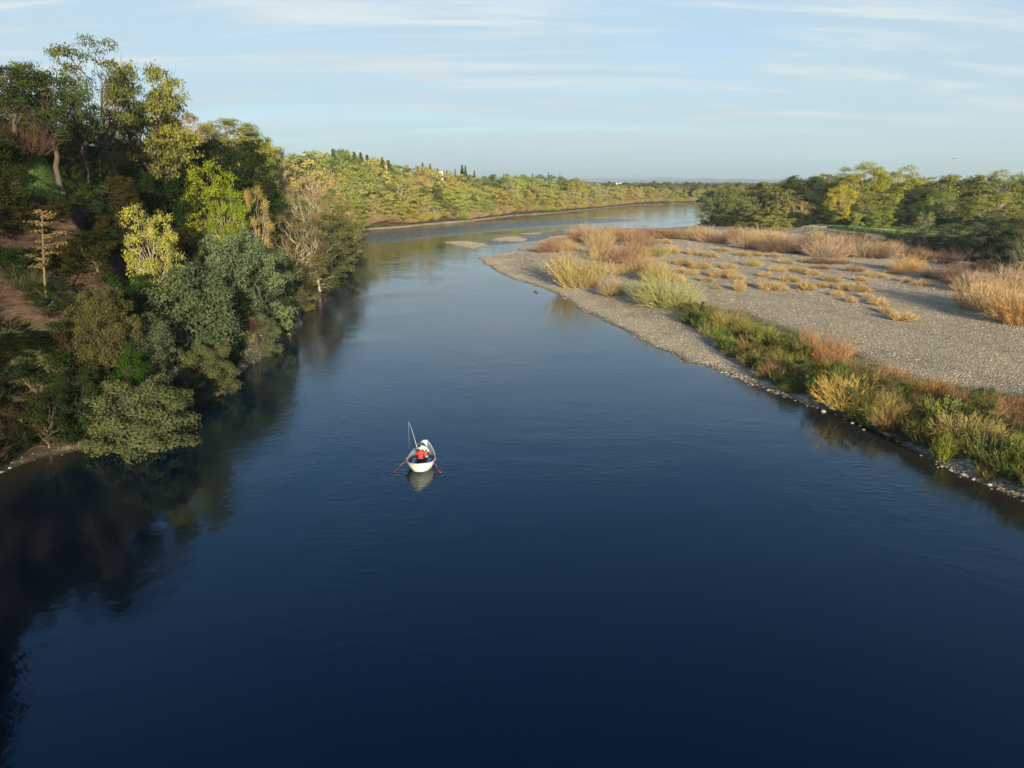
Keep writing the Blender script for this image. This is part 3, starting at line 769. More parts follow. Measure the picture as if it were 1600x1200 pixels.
# ------------------------------------------------------------------ LEFT BANK, near shrubs and trees
R = random.Random(5)
GW = (.075, .105, .055); GW2 = (.085, .12, .075); OLV = (.10, .11, .04); YG = (.20, .24, .035); KH = (.22, .20, .07); DK = (.035, .06, .02); TAN = (.27, .22, .10)
G_W = 'grey-green willows leaning over the left shore'
NEAR = [
 # name, protos, k, px, ytop, w, Y, ybase, color, label
 ('willow_shrub', P_WILLOW, 0, 215, 588, 190, 46.5, 700, (.085, .11, .055), 'broad domed grey-green willow shrub nearest the camera, overhanging dark water'),
 ('willow_shrub', P_WILLOW, 1, 322, 538, 96, 59, 622, (.085, .105, .05), 'small round olive willow shrub over the water behind the nearest domed one'),
 ('willow_shrub', P_WILLOW, 2, 282, 428, 190, 65, 610, (.07, .105, .06), 'largest dense grey-green willow in the middle of the left shore'),
 ('willow_shrub', P_WILLOW, 1, 155, 442, 105, 53, 570, (.075, .078, .035), 'olive brown willow shrub just right of the tall flower stalk'),
 ('willow_shrub', P_WILLOW, 2, 215, 490, 120, 55.5, 600, (.075, .10, .065), 'silvery willow bush filling the gap above the bright green patch'),
 ('willow_shrub', P_WILLOW, 0, 360, 362, 165, 80, 545, (.10, .145, .085), 'tall pale grey-green willow with soft feathery crown on the left shore'),
 ('willow_shrub', P_WILLOW, 1, 402, 486, 70, 74, 548, (.09, .12, .07), 'low willow clump touching the water below the tall pale willow'),
 ('willow_shrub', P_WILLOW, 2, 412, 385, 90, 93, 505, (.09, .13, .075), 'upright grey-green willow right of the tall pale one'),
 ('willow_shrub', P_WILLOW, 0, 458, 452, 62, 100, 492, (.12, .12, .05), 'low olive shrub hanging out over the water at the shaded bend'),
 ('willow_shrub', P_WILLOW, 1, 322, 375, 60, 84, 520, (.16, .18, .085), 'narrow light-tipped willow spire left of the tall pale one'),
 ('shore_tree', P_BARE, 1, 462, 330, 105, 112, None, (.17, .14, .08), 'brown-grey half leafless tree at the start of the far shaded trees'),
 ('shore_tree', P_SPRING, 1, 490, 345, 95, 118, None, (.08, .10, .045), 'dark grey-green shore tree right of the half leafless one'),
 ('shore_tree', P_SPRING, 0, 512, 322, 90, 138, None, (.11, .12, .06), 'tall dull olive shore tree behind the dark grey-green one'),
 ('shore_tree', P_BARE, 0, 470, 292, 90, 132, None, (.26, .21, .14), 'bare pale-limbed tree standing up above the dark shore trees'),
 ('shore_tree', P_BARE, 1, 500, 300, 90, 150, None, (.20, .17, .10), 'grey-brown twiggy tree behind the bare pale-limbed one'),
 ('shore_tree', P_BARE, 1, 532, 308, 72, 165, None, (.20, .17, .09), 'tan twiggy tree at the right end of the left shore point'),
 ('shore_tree', P_SPRING, 1, 548, 335, 58, 178, None, (.11, .12, .05), 'small olive tree on the tip of the left shore point'),
 ('shore_tree', P_SPRING, 0, 528, 350, 60, 158, None, (.08, .10, .045), 'low dark tree at the water just before the tip of the point'),
 ('shore_bush', P_BUSH, 0, 560, 368, 26, 188, None, (.09, .13, .04), 'small green bush at the very end of the left point'),
 ('shore_tree', P_SPRING, 1, 440, 400, 80, 104, None, (.09, .11, .05), 'dense shaded tree between the willows and the half leafless tree'),
 ('leafy_tree', P_SPRING, 1, 226, 322, 96, 65, 452, (.34, .34, .10), 'bright cream-yellow leafy tree standing alone in sunlight on the slope'),
 ('leafy_tree', P_SPRING, 0, 322, 248, 92, 97, 372, (.20, .25, .035), 'tall bright yellow-green tree in sunlight on the bluff slope'),
 ('leafy_tree', P_SPRING, 1, 348, 290, 74, 96, 385, (.19, .26, .03), 'lime green tree below and right of the tall yellow-green one'),
 ('leafy_tree', P_BARE, 1, 390, 288, 62, 101, 375, (.38, .30, .14), 'tan tree with pale curving limbs beside the yellow-green trees'),
 ('leafy_tree', P_SPRING, 0, 298, 262, 48, 99, 345, (.20, .22, .05), 'slim olive-yellow tree left of the tall yellow-green one'),
 ('evergreen_oak', P_WILLOW, 0, 352, 212, 150, 117, 300, (.045, .075, .028), 'wide dark evergreen oak on the slope above the yellow-green trees'),
 ('evergreen_oak', P_WILLOW, 1, 250, 250, 120, 95, 315, (.035, .07, .022), 'dark green oak scrub below the leaning oaks of the bluff'),
 ('evergreen_oak', P_WILLOW, 2, 300, 225, 80, 112, 290, (.05, .08, .03), 'dark rounded oak between the bluff oaks and the wide dark one'),
 ('evergreen_oak', P_WILLOW, 2, 210, 258, 80, 88, 300, (.03, .06, .02), 'low dark green scrub oak at the foot of the pale trunk'),
 ('evergreen_oak', P_WILLOW, 1, 385, 262, 80, 118, 320, (.11, .12, .045), 'olive oak at the edge of the grassy slope'),
 ('bluff_oak', P_OAK, 0, 150, 68, 132, 84, 258, (.13, .15, .055), 'tallest grey-olive oak with leaning trunk on the bluff top'),
 ('bluff_oak', P_OAK, 2, 228, 100, 125, 93, 262, (.21, .21, .06), 'pale yellow oak with forked trunk at the bluff corner'),
 ('bluff_oak', P_SPRING, 0, 240, 150, 120, 98, 275, (.24, .24, .055), 'low spreading yellow oak leaning right off the bluff corner'),
 ('bluff_oak', P_OAK, 1, 62, 104, 125, 68, 246, (.045, .07, .025), 'dark green oak with bare straight trunk on the bluff top'),
 ('bluff_oak', P_OAK, 1, 112, 130, 74, 75, 246, (.085, .125, .03), 'ivy-green narrow tree on the bluff between two oaks'),
 ('bluff_oak', P_OAK, 0, -4, 94, 120, 67, 246, (.03, .045, .02), 'very dark oak cut by the left edge of the picture'),
 ('bluff_oak', P_OAK, 2, 30, 100, 90, 78, 240, (.14, .15, .06), 'pale oak behind the dark green one'),
 ('background_tree', P_SPRING, 0, 20, 175, 110, 92, 250, (.22, .21, .06), 'yellow sunlit tree behind the bluff oaks, far left'),
 ('background_tree', P_SPRING, 1, 88, 178, 90, 98, 250, (.25, .23, .06), 'yellow sunlit tree glimpsed between the trunks of the bluff oaks'),
 ('background_tree', P_SPRING, 0, 150, 190, 90, 116, 250, (.24, .24, .06), 'yellow sunlit tree behind the leaning trunk'),
 ('background_tree', P_BARE, 0, 178, 160, 80, 104, 250, (.17, .14, .09), 'brown leafless tree behind the forked trunks'),
 ('ridge_tree', P_FARBARE, 0, 292, 172, 78, 150, None, (.30, .21, .10), 'brown-orange leafless tree on the ridge beside the sky'),
 ('ridge_tree', P_SPRING, 0, 268, 195, 70, 138, None, (.20, .20, .06), 'yellow-olive ridge tree below the brown-orange one'),
 ('ridge_tree', P_OAK, 2, 356, 187, 95, 162, 260, (.23, .24, .08), 'pale airy yellow tree against the sky on the ridge'),
 ('ridge_tree', P_SPRING, 0, 398, 203, 54, 172, 285, (.19, .24, .035), 'rounded bright green tree at the end of the ridge'),
 ('ridge_tree', P_SPRING, 1, 326, 200, 70, 152, 270, (.24, .22, .06), 'yellow tree in front of the pale airy one'),
 ('ridge_tree', P_BARE, 1, 434, 232, 40, 196, None, (.07, .07, .05), 'dark twiggy tree beyond the grassy slope'),
 ('ridge_tree', P_WILLOW, 0, 466, 266, 52, 215, None, (.04, .06, .03), 'dark round tree in the hollow beyond the grassy slope'),
 ('ridge_tree', P_BARE, 0, 420, 250, 36, 180, None, (.12, .11, .07), 'small grey tree right beside the grassy slope'),
 ('scrub', P_BUSH, 0, 205, 545, 62, 50, 592, (.045, .12, .018), 'vivid green leafy scrub patch between the near willows'),
 ('scrub', P_BUSH, 1, 110, 512, 62, 52, 590, (.085, .062, .035), 'orange-brown scrub under the tall flower stalk'),
 ('scrub', P_BUSH, 1, 60, 560, 120, 49, 660, (.045, .075, .03), 'dark green spiky scrub low on the left bank'),
 ('scrub', P_WILLOW, 0, 108, 570, 90, 47.5, 690, (.055, .085, .035), 'dark olive shrub left of the nearest domed willow'),
 ('scrub', P_WILLOW, 1, 18, 520, 110, 50, 680, (.035, .055, .022), 'blackish shrub at the lower left edge'),
 ('scrub', P_BUSH, 0, 60, 615, 90, 45, 705, (.045, .07, .025), 'low dark bush just above the muddy shore'),
]
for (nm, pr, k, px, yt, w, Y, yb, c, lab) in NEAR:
    c = tuple(v * (.55 if nm in ('scrub', 'evergreen_oak') else 1.0) for v in c)  # scrub and evergreen oaks darkened, painting the bank's shade into their colour
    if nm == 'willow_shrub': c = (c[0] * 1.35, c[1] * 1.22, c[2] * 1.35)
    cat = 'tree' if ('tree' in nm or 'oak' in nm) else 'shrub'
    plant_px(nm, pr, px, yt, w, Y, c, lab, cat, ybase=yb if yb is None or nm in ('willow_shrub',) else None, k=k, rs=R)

for i, (px, py, w, hp) in enumerate(sorted([(138, 398, 60, 34), (150, 372, 50, 30), (178, 345, 56, 36), (172, 402, 54, 34), (192, 318, 50, 34), (205, 300, 60, 34), (212, 352, 44, 30), (240, 332, 56, 40), (252, 372, 50, 36), (262, 350, 44, 34), (282, 372, 56, 44), (292, 402, 50, 40), (262, 412, 56, 40), (118, 350, 44, 24), (95, 395, 50, 30), (30, 392, 70, 34), (20, 430, 70, 40), (110, 430, 60, 40), (60, 440, 60, 34), (30, 350, 50, 22)])):
    foot_px('slope_scrub', [P_WILLOW[1], P_WILLOW[2], P_BUSH[0]], px, py, hp, w, (.03 + .012 * (i % 3), .05, .018), 'dark green scrub on the earth face below the bluff oaks, ' + ordn(i) + ' from the left', 'shrub', 'dark scrub on the bluff face', rs=R, lo=45)

# brush scattered on the shaded bluff slope and under the trees
def occupied(x, y, r):
    for o in PLANTED:
        if (o.location.x - x) ** 2 + (o.location.y - y) ** 2 < r * r: return True
    return False
BR = []
tries = 0
while len(BR) < 150 and tries < 9000:
    tries += 1
    y = R.uniform(34, 112); x = R.uniform(-74, -27)
    P = np.array([[x, y]]); h, rg, a, b, c, dl, dr = terrain(P)
    if rg[0] != 0 or dl[0] < .8 or dl[0] > 33: continue
    if c[0] > .45 and R.random() < .6: continue
    if dl[0] > 20 and R.random() < .75: continue
    if any((x - q[0]) ** 2 + (y - q[1]) ** 2 < 2.6 for q in BR): continue
    BR.append((x, y, h[0], dl[0]))
BR.sort(key=lambda q: (q[1], q[0]))
for i, (x, y, z, dl) in enumerate(BR):  # bush colours kept extra dark to carry the slope's shade
    t = R.random()
    if t < .62: pr, c, d = P_BUSH, (.026 * R.uniform(.7, 1.5), .042 * R.uniform(.7, 1.4), .014), 'dark green bush'
    elif t < .84: pr, c, d = P_SCRUB, (.085 * R.uniform(.6, 1.2), .065 * R.uniform(.6, 1.2), .045), 'brown twiggy bush'
    else: pr, c, d = P_BUSH, (.05, .040, .024), 'rusty brown bush'
    w = R.uniform(2.6, 5.4)
    plant('slope_bush', pr, x, y, w * R.uniform(.5, .85), w, c, d + ' on the left bluff slope, ' + ordn(i) + ' nearest the camera', 'bush', 'bushes on the slope of the left bluff', z=z, rs=R)

# bluff-top thicket behind the oaks
for i in range(26):
    px = -30 + i * 12.5 + R.uniform(-5, 5); Y = R.uniform(94, 104) - 20 * max(0, 1 - px / 160)
    x = ray(px, 245)[0] / ray(px, 245)[1] * Y
    c = [(.16, .12, .09), (.05, .08, .025), (.10, .10, .04), (.13, .10, .08)][i % 4]
    plant('thicket_bush', P_SCRUB if i % 4 in (0, 3) else P_BUSH, x, Y, R.uniform(4.5, 8.0), R.uniform(5.0, 7.5), tuple(v * .8 for v in c),
          ['brown twiggy bush', 'dark green bush', 'olive bush', 'grey-brown bush'][i % 4] + ' in the thicket under the bluff oaks, ' + ordn(i) + ' from the left', 'bush', 'thicket under the bluff oaks', rs=R)

# trees behind the camera on the same bank: they throw the evening shade over the left shore
k = 0
for (x, y, hh, w) in [(-14, -52, 17, 14), (-24, -44, 17, 15), (-34, -36, 15, 14), (-19, -66, 19, 15), (-30, -62, 17, 15), (-43, -50, 17, 15), (-54, -36, 16, 15), (-66, -22, 15, 15), (-62, -60, 17, 16), (-45, -74, 18, 16),
                      (-78, -8, 15, 14), (-90, 8, 15, 15), (-80, -44, 17, 16), (-98, -28, 17, 17), (-108, -4, 17, 17), (-40, -22, 12, 12), (-52, -12, 10, 12), (-56, 40, 15, 11), (-63, 34, 16, 12), (-69, 46, 17, 12), (-77, 40, 17, 13), (-62, 52, 14, 10), (-84, 52, 17, 13), (-74, 58, 15, 10), (-60, 64, 23, 11), (-66, 73, 23, 12), (-54, 56, 21, 9), (-49, 46, 19, 9), (-48, 36, 18, 10), (-46, 26, 17, 10), (-50, 16, 18, 12), (-73, 84, 22, 10)]:
    plant('bank_oak', [P_WILLOW[0], P_WILLOW[1]], x, y, hh, w, (.05, .08, .03), 'dark oak on the left bank outside the view, ' + ordn(k) + ' of the row', 'tree', 'oaks outside the left of the view', rs=R)
    k += 1

# tall dead flower stalk with its rosette of stiff leaves
xb, yb_, _ = atY(78, 500, 57.0)
xb, yb_, zb = hit(78, 503, lo=45)
_, _, zt = atY(66, 332, yb_)
xt = atY(66, 332, yb_)[0]
st = thing('agave_plant', 'tall dead agave flower stalk with tan seed plates standing on the dark slope', 'plant', (xb, yb_, zb))
ga = Geo(); hh = zt - zb; lx = xt - xb
rngA = np.random.default_rng(9)
axis = lambda t: np.array([lx * (t ** 1.3), 0.0, hh * t])
tube(ga, [axis(t) for t in np.linspace(0, 1, 9)], np.linspace(.10, .035, 9), 8)
link('stalk', ga.mesh('stalk', simple('dry_stalk', (.13, .095, .045), .8, var=.3), False, False), st)
M_PAN = simple('dry_seedheads', (.20, .14, .05), .9, var=.4, scale=4)
gb = Geo()
for i in range(19):
    t = .42 + .57 * i / 18
    a = rngA.uniform(-1.1, 1.1) if i % 3 else rngA.uniform(2.2, 4.0)
    ln = (1.2 * (1 - ((t - .42) / .585)) ** .5 + .55) * rngA.uniform(.45, 1.25) * (1 if i % 3 else .55)
    s = axis(t); e = s + np.array([math.cos(a) * ln, math.sin(a) * ln, rngA.uniform(-.05, .35) + .1 * ln])
    pth = wander(rngA, s, e, 4, .04)
    gp = Geo(); tube(gp, pth, np.linspace(.03, .014, 4), 4)
    m = 60
    C = e + rngA.normal(size=(m, 3)) * [.26, .26, .07] - (e - s) * .12
    leaves(gp, rngA, C, unit(rngA.normal(size=(m, 3)) * .5 + [0, 0, 1]), .075, .6)
    link('seed_plate', gp.mesh('seed_plate', M_PAN, False, False), st)
for i in range(34):
    a = i * 2.39996; el = rngA.uniform(.25, 1.2)
    gl = Geo(); ln = rngA.uniform(1.0, 1.5)
    d = np.array([math.cos(a) * math.cos(el), math.sin(a) * math.cos(el), math.sin(el)])
    sdv = unit(np.cross(d, [0, 0, 1.0]))
    B = d * .1; Mi = d * ln * .55; T = d * ln + np.array([0, 0, -.12]); nrm = np.cross(sdv, d)
    P = [B - sdv * .07, B + sdv * .07, Mi - sdv * .1, Mi + sdv * .1, T, B - nrm * .05, Mi - nrm * .05]
    gl.add(P, [(0, 5, 6), (0, 6, 2), (5, 1, 3), (5, 3, 6), (2, 6, 4), (6, 3, 4), (0, 2, 3), (0, 3, 1), (2, 4, 3)])
    link('leaf', gl.mesh('leaf', MATS.get('agave_leaf') or simple('agave_leaf', (.035, .055, .06), .7), False, False), st)
for o in list(st.children): pass

# ------------------------------------------------------------------ FAR BANK FOREST (left side beyond the bend)
RF = random.Random(11)
sl = [(-47, 212), (-58, 222), (-63, 240), (-61, 262), g0(585, 357.5), g0(620, 356), g0(660, 352), g0(740, 345), g0(800, 337), g0(870, 332), g0(930, 326), g0(990, 320), g0(1090, 316), (260, 668), (330, 700)]
seg = [math.dist(a, b) for a, b in zip(sl[:-1], sl[1:])]
tot = sum(seg)
def along(s):
    for (a, b), L0 in zip(zip(sl[:-1], sl[1:]), seg):
        if s <= L0:
            t = s / L0
            nx_, ny_ = -(b[1] - a[1]) / L0, (b[0] - a[0]) / L0
            return a[0] + (b[0] - a[0]) * t, a[1] + (b[1] - a[1]) * t, nx_, ny_
        s -= L0
    return b[0], b[1], nx_, ny_
FARC = [((.30, .27, .08), 'yellow-olive'), ((.28, .28, .07), 'yellow-green'), ((.28, .26, .10), 'khaki'), ((.30, .26, .15), 'tan leafless'), ((.11, .14, .045), 'dark olive'), ((.21, .24, .07), 'fresh green'), ((.24, .205, .13), 'brown leafless')]
rowname = ['front row at the water', 'second row', 'third row', 'fourth row', 'fifth row up the hill', 'sixth row up the hill', 'last row on the hill']
nF = 0
for row, (off, sp, hm, wm) in enumerate([(5, 8.0, 9, 12), (12, 9, 16, 14), (24, 11, 19, 15), (40, 14, 19, 17), (62, 17, 17, 19), (88, 20, 15, 22), (120, 24, 13, 24)]):
    s = RF.uniform(0, 5); items = []
    while s < tot:
        x, y, nx_, ny_ = along(s)
        o = off + RF.uniform(-3, 3) * (1 if row else .5)
        X, Y_ = x + nx_ * o, y + ny_ * o
        f = 1 + max(0, (Y_ - 300)) / 700
        u = X / Y_ * 1042 + 800
        if 395 < u < 1180:
            items.append((u, X, Y_, f))
        s += sp * RF.uniform(.75, 1.25) * f * f
    items.sort()
    for i, (u, X, Y_, f) in enumerate(items):
        r = RF.random()
        ci = 0 if r < .24 else 1 if r < .44 else 2 if r < .62 else 3 if r < .76 else 4 if r < .84 else 5 if r < .93 else 6
        if u < 660 and ci in (3, 6) and RF.random() < .6: ci = 0
        if row >= 3 and RF.random() < .45: ci = RF.choice([4, 0, 5])
        c, cn = FARC[ci]
        c = tuple(v * RF.uniform(1.15, 1.5) for v in c)
        pr = P_FARBARE if ci in (3, 6) else P_FAR
        hh = hm * RF.uniform(.75, 1.25); ww = wm * RF.uniform(.8, 1.2)
        hh *= float(np.interp(u, [400, 560, 640, 750, 925, 1100], [.95, .92, .80, .68, .66, .52]))
        plant('riverside_tree', pr, X, Y_, hh, ww, c, cn + ' far bank tree, ' + rowname[row] + ', ' + ordn(i) + ' from left', 'tree', 'trees of the far bank forest', rs=RF)
        nF += 1
# willow scrub and low bushes along the far water line
for i in range(84):
    s = 40 + (tot - 200) * (i + RF.uniform(-.3, .3)) / 84
    x, y, nx_, ny_ = along(s); o = RF.uniform(1.6, 4.2)
    c, cn = RF.choice([((.32, .26, .15), 'tan'), ((.20, .26, .05), 'green'), ((.30, .24, .08), 'khaki'), ((.29, .22, .15), 'pinkish brown')])
    plant('shore_scrub', P_SCRUB, x + nx_ * o, y + ny_ * o, RF.uniform(3, 6), RF.uniform(6, 10), c, cn + ' scrub at the far water line, ' + ordn(i) + ' from the left', 'shrub', 'scrub along the far water line', rs=RF)

# conifers on the skyline
CONS = [(507, 241, 9), (520, 231, 16), (533, 239, 12), (543, 236, 12), (553, 235, 15), (563, 236, 12), (573, 240, 13), (597, 244, 10), (607, 249, 13),
        (660, 252, 8), (672, 254, 8), (683, 261, 7), (698, 264, 5), (711, 262, 5), (722, 256, 9), (727, 257, 7), (741, 265, 6), (787, 270, 4), (793, 270, 5), (806, 272, 4), (832, 269, 5), (857, 268, 5), (875, 270, 4), (490, 243, 6), (498, 245, 6), (479, 246, 7)]
for i, (px, yt, w) in enumerate(CONS):
    Y = np.interp(px, [470, 600, 700, 800, 900], [330, 370, 440, 500, 560]) + RF.uniform(-12, 12)
    plant_px('conifer', P_CON, px, yt + 1, w * 1.8, Y, (.10, .13, .065), 'dark conifer on the far skyline, ' + ordn(sorted(q[0] for q in CONS).index(px)) + ' from the left', 'conifer', 'conifers along the far skyline', rs=RF)  # conifer green lightened to paint in distance haze
for i in range(30):     # round tree tops along the ridge line between them
    px = 455 + i * 15.5 + RF.uniform(-5, 5); Y = np.interp(px, [450, 600, 700, 800, 900], [330, 385, 450, 520, 560])
    yt = np.interp(px, [450, 500, 570, 585, 620, 680, 760, 850, 900, 930], [243, 246, 248, 256, 254, 268, 274, 275, 278, 286]) + RF.uniform(-3, 3)
    plant_px('skyline_tree', P_FAR, px, yt, RF.uniform(28, 44), Y, RF.choice([(.17, .20, .08), (.28, .26, .10), (.20, .23, .08), (.30, .27, .10)]), 'round tree along the far skyline, ' + ordn(i) + ' from the left', 'tree', 'round trees along the far skyline', rs=RF)

# houses half hidden on the far hill
M_WALLW = simple('white_stucco', (.72, .70, .64), .8, var=.06)
M_WALLB = simple('tan_stucco', (.42, .33, .22), .8, var=.08)
M_ROOFG = simple('grey_roofing', (.30, .28, .26), .8, var=.15)
M_ROOFB = simple('brown_roofing', (.16, .09, .06), .8, var=.15)
M_GLASS = simple('window_glass', (.03, .04, .05), .15, var=.02)
def house(px, py, wpx, Y, wall, roof, label, rot=0.0, wid=None):
    x, _, zt = atY(px, py, Y)
    zg = H(x, Y) - .5
    W = wid or wpx * Y / 1050; D = W * .7; hw_ = max(zt - zg, 4.0)
    hs = thing('house', label, 'house', (x, Y, zg), rot, 'houses on the far hill')
    g = Geo(); box(g, -W / 2, W / 2, -D / 2, D / 2, 0, hw_); link('wall', g.mesh('wall', wall, attrs=False), hs)
    g = Geo(); o_ = .5; rh = W * .2
    V = [(-W / 2 - o_, -D / 2 - o_, hw_), (W / 2 + o_, -D / 2 - o_, hw_), (W / 2 + o_, D / 2 + o_, hw_), (-W / 2 - o_, D / 2 + o_, hw_), (-W / 2 - o_, 0, hw_ + rh), (W / 2 + o_, 0, hw_ + rh)]
    V += [(a, b, c + .25) for a, b, c in V]
    F = [(6, 7, 11), (6, 11, 10), (9, 10, 11), (9, 11, 8), (0, 4, 5), (0, 5, 1), (3, 2, 5), (3, 5, 4), (0, 1, 7), (0, 7, 6), (2, 3, 9), (2, 9, 8), (0, 6, 10), (0, 10, 4), (3, 4, 10), (3, 10, 9), (1, 5, 11), (1, 11, 7), (2, 8, 11), (2, 11, 5)]
    g.add(V, F); link('roof', g.mesh('roof', roof, attrs=False), hs)
    for q in (-.3, 0, .3):
        g = Geo(); box(g, q * W - W * .07, q * W + W * .07, -D / 2 - .06, -D / 2 + .05, hw_ - 2.4, hw_ - .9); link('window', g.mesh('window', M_GLASS, attrs=False), hs)
house(519, 257.5, 6, 345, M_WALLW, M_ROOFG, 'white house half hidden below the tallest skyline conifer', .3)
house(507, 259, 4, 340, M_WALLB, M_ROOFG, 'small tan house left of the white one under the conifers', -.2)
house(549, 256, 4, 350, M_WALLW, M_ROOFG, 'narrow white house among the conifers', .1)
house(600, 258, 9, 370, M_WALLB, M_ROOFB, 'low brown-roofed house to the right of the conifer group', 0)
house(661, 273, 5, 430, M_WALLW, M_ROOFG, 'white gabled house below the conifer pair on the skyline', .5)
house(689, 268, 6, 440, M_WALLW, M_ROOFG, 'white house between the skyline conifers further right', -.3)
# pale building out on the plain
xw, yw, zw = atY(965, 288.5, 2600)
wb = thing('warehouse', 'small bright white building far out on the plain left of the distant hills', 'building', (xw, yw, 2))
g = Geo(); box(g, -15, 15, -12, 12, 0, 14); link('wall', g.mesh('wall', M_WALLW, attrs=False), wb)
g = Geo(); box(g, -15.5, 15.5, -12.5, 12.5, 14, 14.8); link('roof', g.mesh('roof', M_ROOFG, attrs=False), wb)

# the wooded plain out to the horizon, one mass of small crowns
rngp = np.random.default_rng(77)
g = Geo()
nC = 5200
u = rngp.uniform(0, 1, nC)
Yp = 640 * (9.0 ** u)
Xp = rngp.uniform(-.30, .80, nC) * Yp
P = np.stack([Xp, Yp], 1)
th, trg, *_r = terrain(P)
okp = (th > .5) & ~((trg == 0) & (Yp < 760) & (Xp < 300)) & (_r[3] < 1e9)
octv = np.array([(1, 0, .35), (.5, .8, .4), (-.5, .85, .3), (-1, 0, .4), (-.55, -.85, .35), (.5, -.85, .3), (0, 0, 1.0), (.45, .1, .85), (-.4, -.2, .8), (.8, -.2, 0), (-.7, .3, 0), (0, .9, 0), (.1, -.9, 0)], float)
octf = [(0, 1, 7), (1, 6, 7), (1, 2, 6), (2, 3, 8), (2, 8, 6), (3, 4, 8), (4, 5, 8), (5, 6, 8), (5, 7, 6), (5, 0, 7), (9, 11, 1), (9, 1, 0), (11, 10, 3), (11, 3, 2), (11, 2, 1), (10, 12, 4), (10, 4, 3), (12, 9, 0), (12, 0, 5), (12, 5, 4)]
octf = np.array(octf)
Xp, Yp, th = Xp[okp], Yp[okp], th[okp]
n = len(Xp)
sc = rngp.uniform(5, 11, n) * (1 + Yp / 5000); hz = rngp.uniform(8, 15, n)
V = octv[None] * np.stack([sc, sc, hz], 1)[:, None] * rngp.uniform(.75, 1.25, (n, 13, 1)) + np.stack([Xp, Yp, th], 1)[:, None]
F = (octf[None] + (np.arange(n) * 13)[:, None, None]).reshape(-1, 3)
g.add(V.reshape(-1, 3), F, np.repeat(rngp.uniform(0, 1, n), 13))
o = link('distant_woodland', g.mesh('distant_woodland', M_LEAF), color=(.15, .15, .06)); tag(o, 'low mass of woodland on the plain reaching to the horizon', 'woodland', kind='stuff')

# ------------------------------------------------------------------ RIGHT BANK TREES
RR = random.Random(23)
RB = [(1112, 305, 46, 296, (.10, .13, .07), P_FAR, 'grey-green tree at the left tip of the right bank woods'), (1150, 305, 52, 290, (.14, .16, .07), P_FAR, 'olive willow beside the tip of the right bank woods'),
      (1130, 296, 50, 310, (.09, .12, .06), P_FAR, 'dull green tree behind the tip of the right bank woods'), (1195, 282, 66, 305, (.12, .13, .06), P_FAR, 'dark-hearted tree with a flat pale top'),
      (1250, 312, 56, 272, (.30, .23, .09), P_FARBARE, 'pale tan half-bare tree in front of the dark ones'), (1262, 272, 96, 300, (.05, .07, .03), P_WILLOW, 'wide very dark oak left of the bright yellow trees'),
      (1228, 292, 60, 290, (.16, .16, .06), P_FAR, 'olive tree between the flat-topped and the dark oak'), (1216, 318, 40, 270, (.22, .19, .05), P_FAR, 'small yellow-olive tree at the wood edge left of the tan one'),
      (1318, 290, 56, 262, (.34, .30, .03), P_SPRING, 'golden yellow rounded tree, brightest of the right bank'), (1350, 254, 86, 285, (.22, .22, .045), P_SPRING, 'tall yellow-green tree rising highest with a leaning top'),
      (1396, 258, 80, 280, (.25, .25, .04), P_SPRING, 'tall bright yellow-green tree, right one of the highest pair'), (1372, 300, 70, 258, (.17, .18, .06), P_SPRING, 'olive tree below the highest pair'),
      (1435, 288, 66, 275, (.05, .07, .03), P_WILLOW, 'dark oak right of the highest pair'), (1446, 272, 70, 300, (.20, .19, .06), P_FAR, 'khaki tree behind the dark oak'), (1484, 270, 76, 290, (.17, .17, .06), P_FAR, 'broad olive tree on the right skyline'),
      (1470, 300, 60, 265, (.14, .20, .04), P_SPRING, 'fresh green tree before the broad olive one'), (1500, 305, 60, 250, (.17, .18, .055), P_SPRING, 'rounded olive tree over dark undergrowth'), (1528, 270, 70, 285, (.18, .19, .055), P_FAR, 'green-tinged skyline tree, second from the right edge'),
      (1560, 300, 76, 240, (.22, .22, .05), P_SPRING, 'yellow-olive tree near the right edge'), (1580, 266, 70, 270, (.20, .22, .05), P_SPRING, 'tall yellow-green tree at the right edge'), (1540, 320, 60, 225, (.19, .19, .06), P_SPRING, 'low khaki tree at the right wood edge'),
      (1598, 318, 60, 215, (.22, .20, .07), P_SPRING, 'khaki tree cut by the right edge'), (1420, 316, 60, 255, (.045, .065, .03), P_WILLOW, 'black-green oak in the gap under the highest pair'), (1300, 320, 50, 262, (.06, .08, .03), P_WILLOW, 'dark scrub oak left of the golden tree'),
      (1175, 318, 44, 278, (.17, .17, .07), P_FAR, 'small khaki tree at the front of the left tip'), (1380, 328, 42, 240, (.20, .25, .05), P_SPRING, 'small light green tree beside the track'), (1340, 332, 26, 243, (.22, .26, .09), P_BUSH, 'round pale bush beside the track'),
      (1448, 330, 30, 236, (.22, .23, .06), P_BARE, 'thin pale sapling before the dark oaks'), (1196, 336, 36, 262, (.24, .25, .08), P_BUSH, 'pale yellow-green bush left of the track end'), (1226, 340, 34, 250, (.22, .24, .07), P_BUSH, 'round light green bush at the track end'),
      (1160, 346, 26, 256, (.14, .15, .06), P_BUSH, 'grey-green bush under the left tip trees'), (1640, 270, 90, 260, (.16, .18, .05), P_FAR, 'olive tree just outside the right edge'), (1640, 330, 80, 205, (.18, .18, .06), P_SPRING, 'khaki tree just outside the right edge')]
for (px, yt, w, Y, c, pr, lab) in RB:
    c = tuple(v * 1.3 for v in c)
    bush = pr is P_BUSH
    plant_px('bank_bush' if bush else 'bank_tree', pr, px, yt, w, Y, c, lab, 'bush' if bush else 'tree', rs=RR)
